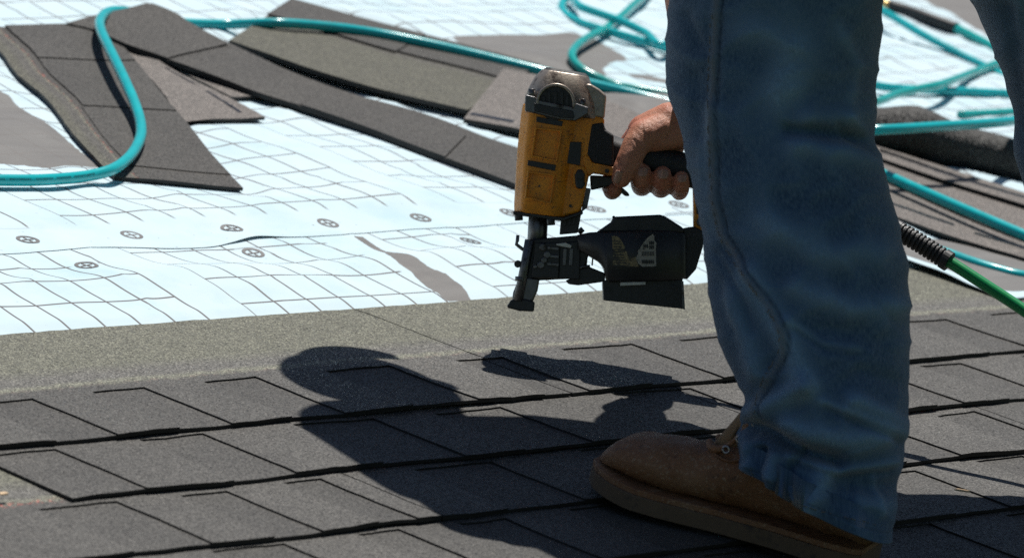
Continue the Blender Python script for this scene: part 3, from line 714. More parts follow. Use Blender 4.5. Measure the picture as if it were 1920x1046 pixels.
prism('rear_latch', [(1279, 428), (1300, 425), (1322, 436), (1322, 446), (1304, 505), (1287, 524), (1280, 522)], -34, 40, 'black', mag, bev=3)
prism('nail_tray', [(1129, 530), (1140, 522), (1278, 519), (1281, 579), (1131, 563)], -46, 48, 'black', mag, bev=1.5)
prism('tray_edge', [(1276, 527), (1280, 527), (1283, 580), (1278, 579)], -48, -44, 'steel', mag, bev=.5)
prism('worn_strip', [(1162, 529), (1209, 528), (1209, 534), (1162, 536)], -58, -46, 'lightsteel', mag, bev=.6)
for x, y in ((1139, 543), (1262, 538)): disc('tray_rivet', x, y, -50, -44, 4, 'black', mag, 12, .6)
FACE = -64.8
def flat(name, poly, mat, d=FACE, parent=mag):
    n = len(poly); lo = -(FACE-d); vs = [G(x, y, -magd(x)-.7+(d-FACE)) for x, y in poly]+[G(x, y, -magd(x)+1.5) for x, y in poly]
    return mk(name, vs, [tuple(range(n))]+[(i, (i+1) % n, (i+1) % n+n, i+n) for i in range(n)], M[mat], parent, smooth=False)
rj = random.Random(3)
def ragged(poly, k=4, a=1.2):
    out = []
    for p, q in zip(poly, poly[1:]+poly[:1]):
        for i in range(k): t = i/k; out.append((lerp(p[0], q[0], t)+rj.uniform(-a, a), lerp(p[1], q[1], t)+rj.uniform(-a, a)))
    return out
flat('torn_label', ragged([(1146, 443), (1156, 444), (1166, 455), (1172, 470), (1176, 480), (1190, 482), (1196, 499), (1176, 500), (1160, 497), (1148, 497)], 4), 'paper2')
lab = flat('torn_label', ragged([(1219, 440), (1224, 441), (1228, 456), (1228, 499), (1202, 501), (1190, 486), (1198, 466), (1208, 452)], 4), 'paper')
for y in range(452, 498, 5):                       # worn rows of print that can no longer be read
    flat('label_print', [(1149, y), (1163+(y-452)*.2, y+.5), (1163+(y-452)*.2, y+2), (1149, y+1.6)], 'black', FACE-.5)
for cx, cy in ((1209, 462), (1220, 456), (1220, 464), (1206, 491), (1213, 491), (1220, 491)):
    for dx in (-3.2, 0, 3.2): flat('label_print', [(cx+dx-1, cy-3.5), (cx+dx+1, cy-3.5), (cx+dx+1, cy+3.5), (cx+dx-1, cy+3.5)], 'black', FACE-.5)
    flat('label_print', [(cx-4.5, cy-.8), (cx+4.5, cy-.8), (cx+4.5, cy+.8), (cx-4.5, cy+.8)], 'black', FACE-.7)
for i in range(8): flat('label_print', [(1202+i*3, 472), (1203.4+i*3, 472), (1203.4+i*3, 480), (1202+i*3, 480)], 'black', FACE-.5)
br = prism('handle_bracket', [(1299, 318), (1326, 322), (1331, 428), (1322, 435), (1309, 434), (1300, 426)], -24, 24, 'yellow', bev=4, seg=3)
prism('bracket_slot', [(1304, 376), (1322, 376), (1322, 402), (1305, 402)], -26.5, -20, 'black', br, .8)
disc('bracket_bolt', 1313, 417, -30, -22, 8, 'steel', br); disc('bolt_socket', 1313, 417, -31.5, -28, 4, 'black', br, 6, .3)

# the whip hose leaves the back of the grip towards the lower right
DH0 = 5.60
def whip(x, y, d): return at(x, y, d)
PW = catmull([whip(1418, 356, 5.60), whip(1500, 372, 5.58), whip(1600, 396, 5.56), whip(1690, 436, 5.537), whip(1780, 491, 5.517), whip(1850, 536, 5.502), whip(1920, 582, 5.487), whip(2000, 640, 5.465), whip(2080, 712, 5.44), whip(2150, 790, 5.42), onroof(2230, 880, .012), onroof(2400, 930, .010), onroof(2700, 960, .010)], 12)
gh = mk('air_hose', *tube(PW, .0066, 16), M['green'])
tag(gh, 'green whip hose with black ribbed strain relief running down to the right edge', 'hose')
rel = PW[34:49]
def ribr(t):
    if t < .12 or t > .88: return .0112
    return .0108 if int((t-.12)/.76*22) % 2 == 0 else .0088
fine = []
for a, b in zip(rel, rel[1:]): fine += [a.lerp(b, k/8) for k in range(8)]
mk('strain_relief', *tube(fine+[rel[-1]], ribr, 20), M['rubber'], gh, smooth=False)
# ------------------------------------------------------------------ the worker
def capsule(a, b, ra, rb, n=18, m=5):
    a, b = Vector(a), Vector(b); ax = (b-a); L = max(ax.length, 1e-5); ax = ax/L
    q = Vector((0, 0, 1)) if abs(ax.z) < .9 else Vector((1, 0, 0)); x = q.cross(ax).normalized(); y = ax.cross(x); rings = []
    for i in range(1, m+1): th = math.pi/2*i/m; rings.append((a-ax*(ra*math.cos(th)), ra*math.sin(th)))
    for i in range(1, 4): t = i/4; rings.append((a.lerp(b, t), lerp(ra, rb, t)))
    for i in range(m): th = math.pi/2*i/m; rings.append((b+ax*(rb*math.sin(th)), rb*math.cos(th)))
    return loft([[c+x*(math.cos(2*math.pi*k/n)*r)+y*(math.sin(2*math.pi*k/n)*r) for k in range(n)] for c, r in rings])
def chain(pts):
    return join(*[capsule(p[0], q[0], p[1], q[1]) for p, q in zip(pts, pts[1:])])
def ball(c, ax, ay, az, n=20):
    c = Vector(c); rings = []
    for i in range(1, n): th = math.pi*i/n; rings.append([c+ax*(math.sin(th)*math.cos(2*math.pi*k/n))+ay*(math.sin(th)*math.sin(2*math.pi*k/n))+az*math.cos(th) for k in range(n)])
    return loft(rings)
def fuse(geo, voxel, smooth):
    vs, fs = geo; me = bpy.data.meshes.new('tmp'); me.from_pydata([Vector(v) for v in vs], [], fs); me.update()
    bm = bmesh.new(); bm.from_mesh(me); bmesh.ops.recalc_face_normals(bm, faces=bm.faces); bm.to_mesh(me); bm.free()
    o = bpy.data.objects.new('tmp', me); COL.objects.link(o)
    r = o.modifiers.new('r', 'REMESH'); r.mode = 'VOXEL'; r.voxel_size = voxel
    s = o.modifiers.new('s', 'SMOOTH'); s.iterations = smooth; s.factor = .5
    dg = bpy.context.evaluated_depsgraph_get(); m2 = bpy.data.meshes.new_from_object(o.evaluated_get(dg))
    V_ = [v.co.copy() for v in m2.vertices]; F_ = [tuple(p.vertices) for p in m2.polygons]
    bpy.data.objects.remove(o); bpy.data.meshes.remove(me); bpy.data.meshes.remove(m2)
    return V_, F_
def skin_mat():
    t = NT('skin'); p = t.geo().outputs['Position']
    c = t.mix(t.noise(p, 60, 4, .6), rgb(.42, .165, .098), rgb(.58, .28, .18)); c = t.mix(t.ramp(t.noise(p, 22, 3), [(.45, 0), (.7, .6)]), c, rgb(.46, .125, .08))
    c = t.mix(t.ramp(t.noise(p, 190, 2), [(.66, 0), (.74, .5)]), c, rgb(.2, .08, .05))
    wr_ = t.n('TexVoronoi', {'Vector': t.vm('MULTIPLY', p, (1, 1, 2.2)), 'Scale': 330.}, feature='DISTANCE_TO_EDGE')
    h = t.math('ADD', t.math('MULTIPLY', wr_.outputs[0], 1.2), t.noise(p, 420, 4, .6))
    t.set(Base_Color=c, Roughness=.5, Specular_IOR_Level=.4, Normal=t.bump(h, .55, .0010))
    t.b.inputs['Subsurface Weight'].default_value = .12; t.b.inputs['Subsurface Scale'].default_value = .004; t.b.inputs['Subsurface Radius'].default_value = (1, .35, .2)
    return t.m
M['skin'] = skin_mat(); M['nail'] = simple('fingernail', (.42, .24, .17), .35, scale=300, var=.15)
M['hair'] = simple('dark_hair', (.03, .022, .016), .6, scale=300); M['shirt'] = simple('grey_work_shirt', (.14, .15, .16), .9, scale=60); M['cap'] = simple('dark_cap', (.03, .035, .05), .9, scale=90)
def J(u, v, h): return RW(u, v, 0)+Vector((0, 0, h))
person = empty('person', onroof(1480, 980)); tag(person, 'roofer in faded blue jeans and tan boot bending over with a nail gun', 'person')
def gp(x, y, d, r): return (G(x, y, d), r*PXM)
# joints
hipc = J(.17, -.60, .86); lh = hipc+Vector((-.085, -.01, -.02)); rh = hipc+Vector((.085, .01, -.02))
chest = J(.15, -.09, .85); lsh = J(.04, .03, .82); rsh = J(.36, -.10, .80); neck = J(.115, .02, .84); head = J(.155, .155, .80)
elbow = G(1360, -290, -230)
lel = J(-.11, -.24, .68); lwr = J(.03, -.36, .78)
hand = []
hand.append(chain([gp(1288, 0, -105, 46), gp(1310, 140, -34, 43), gp(1306, 216, 22, 41), gp(1290, 240, 26, 40)]))
# palm and thenar over the top and far side of the grip
hand += [capsule(G(1294, 230, 24), G(1238, 245, 30), 46*PXM, 39*PXM), capsule(G(1290, 246, 0), G(1225, 254, -8), 34*PXM, 33*PXM), capsule(G(1256, 232, 8), G(1210, 247, 6), 41*PXM, 34*PXM),
         capsule(G(1262, 258, -14), G(1222, 264, -22), 23*PXM, 24*PXM),
         chain([gp(1240, 244, -10, 33), gp(1206, 256, -26, 31), gp(1192, 272, -38, 26), gp(1180, 298, -46, 24), gp(1170, 320, -47, 22.5), gp(1164, 335, -45, 18.5)])]
for x0, x1, x2, tipy, r in ((1196, 1204, 1203, 340, 20), (1232, 1240, 1241, 344, 19.5), (1262, 1275, 1276, 351, 16.5)):
    hand.append(chain([gp(x0+12, 254, 38, r+4), gp(x0, 282, 54, r+3), gp(x1-2, 330, 56, r+1.5), gp(x1, tipy+8, 34, r), gp(x2, tipy+4, 0, r), gp(x2, tipy-4, -28, r), gp(x2, tipy-15, -40, r*.88)]))
hand.append(chain([gp(1196, 256, 36, 25), gp(1168, 290, 56, 21), gp(1150, 330, 52, 19), gp(1146, 348, 34, 18), gp(1148, 358, 6, 17), gp(1152, 357, -10, 15)]))
hv, hf = fuse(join(*hand), .0016, 5)
# creases over the knuckle of the thumb and the wrist, worn skin
rng2 = random.Random(5)
def near_px(p):
    q = p-CAM; z = q.dot(FW); return 960+FPX*q.dot(RT)/z, 523-FPX*q.dot(UP)/z
cre = [((1205, 236), (1212, 285), 2.6, .9), ((1213, 232), (1220, 280), 2.2, .6), ((1154, 298), (1186, 306), 2.2, .8), ((1157, 304), (1184, 311), 2.0, .5), ((1186, 331), (1220, 331), 2.0, .7), ((1225, 333), (1258, 333), 2.0, .7), ((1190, 262), (1206, 290), 2.6, .7), ((1262, 347), (1290, 350), 2, .6)]
def segd(x, y, a, b):
    dx, dy = b[0]-a[0], b[1]-a[1]; t = max(0, min(1, ((x-a[0])*dx+(y-a[1])*dy)/(dx*dx+dy*dy))); return math.hypot(x-a[0]-t*dx, y-a[1]-t*dy)
for i, p in enumerate(hv):
    x, y = near_px(p)
    k = 0
    for a, b, w_, am in cre:
        d = segd(x, y, a, b)
        if d < 8: k -= 1.9*am*math.exp(-(d/w_)**2)
    k += .7*nz(p.x*90, p.y*90, p.z*90)+.6*nz(p.x*240, p.y*240, p.z*240)
    if k: hv[i] = p + (FW*(-k)+UP*(k*.3))*PXM
fore = [(elbow, .052), (elbow.lerp(G(1288, 0, -105), .45), .042), (G(1300, 100, -55), .025)]
arm = chain([(rsh, .06), (rsh.lerp(elbow, .5), .055)]+fore)
larm = chain([(lsh, .06), (lel, .05), (lwr, .03)])
lhand = [capsule(lwr, lwr+Vector((.03, -.05, -.05)), .028, .035)]
for k in range(4): b0 = lwr+Vector((.012*k, -.075, -.07)); lhand.append(chain([(b0+Vector((0, .02, .02)), .011), (b0+Vector((.005, -.03, -.025)), .0095), (b0+Vector((.012, -.04, -.06)), .008)]))
lhand.append(chain([(lwr+Vector((.045, -.02, -.03)), .013), (lwr+Vector((.075, -.05, -.045)), .011), (lwr+Vector((.08, -.075, -.07)), .009)]))
fd = (J(0, 1, 0)-J(0, 0, 0)).normalized(); look = (fd*.55+Vector((.05, 0, -.83))).normalized(); crown = (fd*.83+Vector((0, 0, .55))).normalized(); sd = look.cross(crown).normalized()
headg = [ball(head, sd*.075, look*.098, crown*.112), capsule(head-crown*.04+look*.035, head-crown*.075+look*.055, .055, .042), chain([(neck, .058), (head-crown*.05-look*.02, .055)]),
         capsule(head+look*.095-crown*.005, head+look*.117-crown*.032, .011, .015), ball(head-crown*.058+look*.088, sd*.027, look*.012, crown*.009)]
for s in (-1, 1): headg += [ball(head+sd*(.077*s)-look*.01-crown*.012, sd*.012, look*.02, crown*.032), ball(head+sd*(.031*s)+look*.083+crown*.008, sd*.016, look*.012, crown*.011)]
bv, bf = fuse(join(arm, larm, *lhand, *headg, capsule(neck, chest, .06, .09)), .006, 4)
vs, fs = join((hv, hf), (bv, bf))
bodyo = mk('body', vs, fs, M['skin'], person)
def fingernail(x, y, d, wx, wy, tilt, roll=0.):
    vs = []; n = 7
    for j in range(n):
        for i in range(n):
            a = -1+2*i/(n-1); b = -1+2*j/(n-1); e = math.sqrt(max(0, 1-(.75*b)**2)) if b > 0 else 1-.12*b*b
            px_, py_ = a*wx*e, b*wy
            cr, sr = math.cos(roll), math.sin(roll)
            vs.append(G(x+px_*cr-py_*sr, y+px_*sr+py_*cr, d+a*a*wx*.45+b*tilt*wy))
    o = mk('fingernail', vs, grid_faces(n, n), M['nail'], bodyo); s = o.modifiers.new('s', 'SOLIDIFY'); s.thickness = .0008; s.offset = 1
for a in ((1203, 324, -60.5, 11, 8.5, -.35), (1241, 328, -60.5, 11, 8.5, -.35), (1277, 336, -56.5, 9, 7, -.35)): fingernail(*a)
fingernail(1157, 334, -66.5, 8, 12, .35, .35)
# head cover, shirt
cs = fuse(join(ball(head+crown*.03-look*.005, sd*.086, look*.11, crown*.092)), .008, 2)
capo = mk('cap', *cs, M['cap'], person)
bp = []
for j in range(5):
    for i in range(13):
        a = -1+2*i/12; t = j/4; ln = .085+.075*t*math.sqrt(max(0, 1-a*a*.8))
        bp.append(head+crown*(.045-.02*a*a-.012*t)+look*ln+sd*(a*.082*(1-.12*t)))
b_ = mk('brim', bp, grid_faces(13, 5), M['cap'], capo); b_.modifiers.new('s', 'SOLIDIFY').thickness = .004
tors = join(ball(hipc+Vector((0, .04, .02)), Vector((.175, 0, 0)), Vector((0, .17, .02)), Vector((0, 0, .125))), ball(hipc.lerp(chest, .5)+Vector((-.02, 0, 0)), Vector((.20, 0, 0)), Vector((0, .24, .03)), Vector((0, -.01, .12))), ball(chest, Vector((.205, 0, 0)), Vector((0, .15, .02)), Vector((0, 0, .125))),
            chain([(lsh, .085), (lsh.lerp(lel, .62), .072)]), chain([(rsh, .085), (rsh.lerp(elbow, .6), .07)]), capsule(neck, chest, .075, .11))
sv, sf = fuse(tors, .011, 6)
sv = [p+N*(.006*nz(p.x*14, p.y*9, p.z*14)) for p in sv]
mk('shirt', sv, sf, M['shirt'], person)

# jeans: both legs and the seat, lofted from ring to ring
def denim():
    t = NT('faded_denim'); g = t.geo(); p = g.outputs['Position']
    fade = t.n('Attribute', attribute_name='fade').outputs['Fac']
    uvn = t.n('UVMap').outputs[0]
    c = t.mix(t.noise(p, 16, 5, .62), rgb(.010, .034, .080), rgb(.034, .085, .165))
    c = t.mix(t.math('MULTIPLY', fade, .8, clamp=True), c, rgb(.18, .315, .46))
    c = t.mix(t.ramp(t.noise(p, 7, 4, .6), [(.5, 0), (.72, .45)]), c, rgb(.03, .042, .05))
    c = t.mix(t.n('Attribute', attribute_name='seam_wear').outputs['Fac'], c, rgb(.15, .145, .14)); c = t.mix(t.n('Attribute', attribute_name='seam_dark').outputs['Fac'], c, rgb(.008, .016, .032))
    wv = t.n('TexWave', {'Vector': uvn, 'Scale': 95., 'Distortion': .3, 'Detail': 1}, wave_type='BANDS', bands_direction='DIAGONAL')
    nn = t.noise(t.vm('MULTIPLY', uvn, (430, 150, 1)), 1., 2, .6)
    c = t.mix(t.math('MULTIPLY', t.ramp(nn, [(.3, 0), (.72, 1)]), .75), c, rgb(.095, .16, .235))
    h = nn
    t.set(Base_Color=c, Roughness=.92, Specular_IOR_Level=.12, Normal=t.bump(h, .8, .0009)); t.b.inputs['Sheen Weight'].default_value = .25; t.b.inputs['Sheen Roughness'].default_value = .5
    return t.m
M['denim'] = denim(); M['thread'] = simple('seam_thread', (.16, .15, .13), .9, scale=200); M['denimdark'] = simple('seam_denim', (.035, .06, .095), .95, scale=150)
def polyd(x, y, pts): return min(segd(x, y, a, b) for a, b in zip(pts, pts[1:]))
SEAM = [(1345, -200), (1343, -40), (1335, 80), (1330, 180), (1333, 290), (1338, 370), (1352, 440), (1392, 510), (1440, 575), (1463, 625), (1462, 660), (1440, 700), (1424, 735), (1418, 775)]
FOLDS = [  # (points, half width, lift in px, fading)
    (SEAM, 6, 1.3, .25), ([(x+9, y) for x, y in SEAM], 3.5, -2.2, 0), ([(x-14, y) for x, y in SEAM], 5, -1.2, 0),
    ([(1470, 250), (1540, 256), (1645, 268)], 13, -13, 0), ([(1480, 276), (1560, 290), (1650, 305)], 20, 7, .15), ([(1500, 225), (1640, 215)], 20, 6, .1),
    ([(1330, 220), (1320, 330), (1330, 430)], 20, 6, .25), ([(1300, 150), (1310, 260)], 14, -5, 0), ([(1285, 40), (1305, 90)], 12, -5, 0),
    ([(1400, 520), (1470, 640), (1500, 720)], 24, 10, .45), ([(1360, 560), (1400, 640), (1415, 700)], 18, 8, .35), ([(1345, 540), (1370, 620)], 12, -5, 0),
    ([(1500, 720), (1430, 762), (1392, 770)], 18, 13, .4), ([(1388, 792), (1440, 812), (1500, 842), (1560, 856)], 15, -20, 0), ([(1470, 795), (1560, 822), (1640, 815)], 22, 9, .35),
    ([(1422, 838), (1414, 880), (1420, 905)], 8, -11, 0), ([(1402, 830), (1398, 880)], 9, 7, .35), ([(1446, 850), (1438, 890)], 10, 7, .3), ([(1500, 835), (1470, 880), (1432, 925)], 6, -7, 0), ([(1540, 880), (1510, 925), (1500, 950)], 22, 9, .4), ([(1585, 745), (1640, 770), (1695, 795)], 16, 7, .35), ([(1600, 690), (1690, 720)], 14, -5, 0),
    ([(1480, 540), (1580, 575), (1690, 570)], 22, 7, .25), ([(1520, 610), (1640, 640)], 24, -6, 0), ([(1430, 420), (1540, 480), (1640, 470)], 26, 6, .2), ([(1400, 60), (1480, 90), (1460, 170)], 40, 5, .3), ([(1560, 240), (1600, 270), (1640, 300)], 6, -4, 0), ([(1575, 225), (1618, 252), (1645, 275)], 7, 3.5, .3),
    ([(1340, 480), (1390, 560), (1405, 620)], 6, -3, 0), ([(1470, 600), (1530, 640), (1600, 650)], 7, 3, .3), ([(1480, 615), (1540, 655), (1610, 664)], 6, -3.5, 0), ([(1620, 560), (1660, 600), (1700, 610)], 6, -3, 0), ([(1540, 760), (1600, 792), (1690, 830)], 6, -4, 0), ([(1530, 748), (1610, 778), (1690, 812)], 8, 3.5, .35),
    ([(1480, 860), (1560, 890), (1660, 880)], 7, -4, 0), ([(1470, 848), (1560, 876), (1670, 862)], 8, 4, .4), ([(1395, 800), (1410, 840), (1400, 862)], 5, -4, 0), ([(1455, 900), (1475, 935)], 5, -4, 0), ([(1590, 900), (1575, 955)], 6, -3, 0), ([(1630, 890), (1640, 960)], 7, 3, .3), ([(1560, 60), (1600, 130), (1580, 190)], 12, 3, .3),
    ([(1560, 900), (1680, 905)], 16, -7, 0), ([(1600, 930), (1670, 950)], 16, 6, .2)]
def leg(secs, dep, nr=150, na=120, folds=(), hem=None, seed=0, flip=False):
    Ls = resample([Vector((a[0], a[1], 0)) for a, b, c, d in secs], nr)[0] if False else None
    cl = catmull([(a[0], a[1], 0) for a, b, c, d in secs], 12); cr = catmull([(b[0], b[1], 0) for a, b, c, d in secs], 12); cd = catmull([(c, d, 0) for a, b, c, d in secs], 12)
    P, UVs, fade = [], [], []; arc = 0; sw, sdk = [], []
    for i, (l, r, q) in enumerate(zip(cl, cr, cd)):
        c = (l+r)/2; h = (r-l)/2; b, d = q.x, q.y-(.08 if folds is FOLDS else .11); ps = d/FPX
        if i: arc += (c-pc).length*ps
        pc = c
        last = i >= len(cl)-9
        for k in range(na):
            th = 2*math.pi*k/na; ca, sa = math.cos(th), math.sin(th)
            e = 2/2.25; xx = math.copysign(abs(ca)**e, ca); zz = math.copysign(abs(sa)**e, sa)
            px_, py_ = c.x+h.x*xx, c.y+h.y*xx
            nearness = max(0, -zz); k_ = 0; fa = 0
            if hem: py_ += hem*sstep(len(cl)-40, len(cl)-1, i)*nearness
            for pts, w_, am, ff in folds:
                dd = polyd(px_, py_, pts)
                if dd < 3*w_: gss = math.exp(-(dd/w_)**2); k_ += 1.9*am*gss*min(1, nearness*1.6+.15); fa += ff*gss*nearness
            k_ += 3*(1-abs(nz(px_*.012+py_*.004, py_*.016-px_*.003, seed+2.2)))**5*2.2 + 5*nz(px_*.011, py_*.009, seed+zz*1.3) + 2.5*nz(px_*.03, py_*.025, seed+5+zz*2)
            if last: k_ += 2.2
            if i == len(cl)-9: k_ -= 2
            dirn = RT*(xx*.75)+FW*(zz*1.0)
            p = at(px_, py_, d)+FW*(b*zz)+dirn*(k_*ps)
            if folds is FOLDS:
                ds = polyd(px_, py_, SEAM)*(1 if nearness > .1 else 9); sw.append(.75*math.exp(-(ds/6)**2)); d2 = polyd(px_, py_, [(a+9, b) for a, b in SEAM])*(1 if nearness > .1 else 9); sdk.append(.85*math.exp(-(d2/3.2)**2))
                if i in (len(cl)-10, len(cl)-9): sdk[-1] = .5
            P.append(p); UVs.append((th*.09/ (2*math.pi)*6.5, arc)); fade.append(max(0, min(1, 1.3*fa+.4*max(0, k_)/12*nearness+.55*max(0, nz(px_*.008, py_*.006, 9)-.1))))
    n = len(cl); F = grid_faces(na, n, True); base = len(P)
    # turn the hem inside
    for k in range(na):
        ctr = (cl[-1]+cr[-1])/2; cw = at(ctr.x, ctr.y, cd[-1].y-(.08 if folds is FOLDS else .11)); p = P[(n-1)*na+k]; P.append(p.lerp(cw, .06)+Vector((0, 0, .03))); UVs.append(UVs[(n-1)*na+k]); fade.append(0)
    for k in range(na): k2 = (k+1) % na; F.append(((n-1)*na+k, (n-1)*na+k2, base+k2, base+k))
    leg.extra = (sw+[0.]*na, sdk+[0.]*na) if folds is FOLDS else None
    return P, F, UVs, fade, n, na
DL = 5.13
secsL = [((1350, -560), (1780, -470), .115, 5.16), ((1290, -330), (1735, -300), .112, 5.17), ((1262, -150), (1690, -140), .108, 5.18), ((1255, 0), (1656, 0), .103, 5.19), ((1250, 95), (1647, 110), .101, 5.19), ((1256, 175), (1639, 190), .100, 5.19), ((1280, 255), (1640, 252), .098, 5.18), ((1300, 345), (1656, 330), .096, 5.17), ((1319, 430), (1680, 410), .096, 5.16), ((1326, 515), (1700, 515), .096, 5.15), ((1340, 605), (1706, 615), .096, 5.14), ((1370, 685), (1703, 715), .094, 5.13),
         ((1399, 745), (1698, 795), .092, 5.12), ((1390, 785), (1691, 850), .091, 5.12), ((1384, 815), (1683, 895), .090, 5.12), ((1386, 836), (1677, 940), .090, 5.12), ((1389, 853), (1672, 978), .091, 5.11), ((1393, 868), (1668, 1008), .092, 5.11)]
P_, F_, U_, fa_, n_, na_ = leg(secsL, DL, na=220, folds=FOLDS, hem=28, seed=1)
sw_, sd_ = leg.extra
secsR = [((1560, -520), (1990, -470), .115, 5.42), ((1690, -280), (2080, -250), .112, 5.46), ((1775, -110), (2140, -90), .105, 5.48), ((1824, 0), (2165, 20), .10, 5.49), ((1852, 65), (2175, 90), .098, 5.49), ((1882, 140), (2182, 165), .096, 5.49), ((1902, 205), (2190, 235), .094, 5.49), ((1906, 270), (2197, 300), .093, 5.49), ((1922, 345), (2205, 375), .092, 5.48), ((1985, 440), (2265, 460), .09, 5.47), ((2080, 550), (2335, 575), .088, 5.46), ((2160, 640), (2400, 668), .085, 5.45), ((2195, 700), (2440, 735), .085, 5.45)]
FR = [([(1880, 20), (1905, 160), (1912, 260)], 10, -5, 0), ([(1900, 0), (1935, 130)], 20, 6, .3)]
P2, F2, U2, fa2, n2, na2 = leg(secsR, 5.48, na=72, folds=FR, seed=30, hem=20)
seat = fuse(join(ball(hipc+Vector((0, -.04, -.02)), Vector((.18, 0, 0)), Vector((0, .165, 0)), Vector((0, 0, .15))), chain([(lh, .12), (at(1535, -480, 5.09), .115)]), chain([(rh, .12), (at(1790, -440, 5.33), .11)])), .012, 5)
k0 = len(P_); k1 = k0+len(P2)
Pj = P_+P2+seat[0]; Fj = F_+[tuple(i+k0 for i in f) for f in F2]+[tuple(i+k1 for i in f) for f in seat[1]]
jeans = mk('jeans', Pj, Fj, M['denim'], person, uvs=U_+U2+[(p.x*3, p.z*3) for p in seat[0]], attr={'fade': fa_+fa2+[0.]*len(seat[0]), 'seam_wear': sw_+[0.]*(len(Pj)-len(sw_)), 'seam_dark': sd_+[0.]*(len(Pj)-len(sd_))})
jeans['label'] = 'faded blue denim jeans'
# stitched seam lines and hem stitching on the near leg
def surf_near(x, y, lift=.0012):
    best = None
    for p in NEARP.get((int(x//8), int(y//8)), ()):
        q = near_px(p); d = (q[0]-x)**2+(q[1]-y)**2
        if best is None or d < best[0]: best = (d, p)
    return best[1]-FW*lift if best else None
NEARP = {}
for p in P_:
    q = p-CAM; z = q.dot(FW)
    if z < 5.09:
        x, y = near_px(p); a, b = int(x//8), int(y//8)
        for da in (-1, 0, 1):
            for db in (-1, 0, 1): NEARP.setdefault((a+da, b+db), []).append(p)
def stitch(pts, step=4.2, off=0):
    path = catmull([(x+off, y, 0) for x, y in pts], 40); out = []; acc = 0; vsx, fsx = [], []
    for a, b in zip(path, path[1:]):
        acc += (b-a).length
        if acc >= step:
            acc = 0; p = surf_near(a.x, a.y, .0009); dv = (b-a).normalized()*2.4; q = surf_near(a.x+dv.x, a.y+dv.y, .0009)
            if p and q and (p-q).length > 1e-5:
                t = tube([p, q], .00042, 5); k = len(vsx); vsx += t[0]; fsx += [tuple(i+k for i in f) for f in t[1]]
    if vsx: tag(mk('stitching', vsx, fsx, M['thread'], jeans), kind='stuff')
stitch(SEAM[1:], off=-4)
stitch([(1402, 868), (1425, 908), (1480, 938), (1560, 963), (1655, 985)], 3.8)

# boots
def leather():
    t = NT('worn_boot_leather'); p = t.geo().outputs['Position']
    c = t.mix(t.noise(p, 26, 5, .65), rgb(.17, .072, .034), rgb(.34, .165, .078))
    c = t.mix(t.ramp(t.noise(p, 11, 4, .6), [(.46, 0), (.68, .7)]), c, rgb(.33, .205, .125))
    for rot, sc in (((.4, .2, .7), 260), ((1.2, .6, .1), 320)):
        m = t.n('Mapping', {'Vector': p, 'Rotation': rot, 'Scale': (.12, 1, 1)})
        c = t.mix(t.math('MULTIPLY', t.ramp(t.noise(m.outputs[0], sc, 2, .5), [(.62, 0), (.68, 1)]), .55), c, rgb(.42, .29, .19))
    c = t.mix(t.ramp(t.noise(p, 70, 4, .7), [(.58, 0), (.68, .7)]), c, rgb(.085, .045, .03))
    h = t.math('ADD', t.noise(p, 130, 5, .65), t.math('MULTIPLY', t.noise(p, 40, 3), 2.))
    t.set(Base_Color=c, Roughness=.66, Specular_IOR_Level=.35, Normal=t.bump(h, .6, .0022)); return t.m
M['leather'] = leather()
M['leather_plain'] = simple('tan_boot_leather', (.30, .145, .07), .7, scale=34, var=.45, dirt=((.30, .20, .13), 24, .56), bump=.5, bscale=240)
M['sole'] = simple('boot_sole_rubber', (.15, .098, .06), .8, scale=60, var=.3, dirt=((.05, .04, .035), 40, .55)); M['tongue'] = simple('boot_lining', (.27, .16, .075), .85, scale=90, bump=.6)
M['sock'] = simple('white_sock', (.6, .6, .62), .95, scale=90)
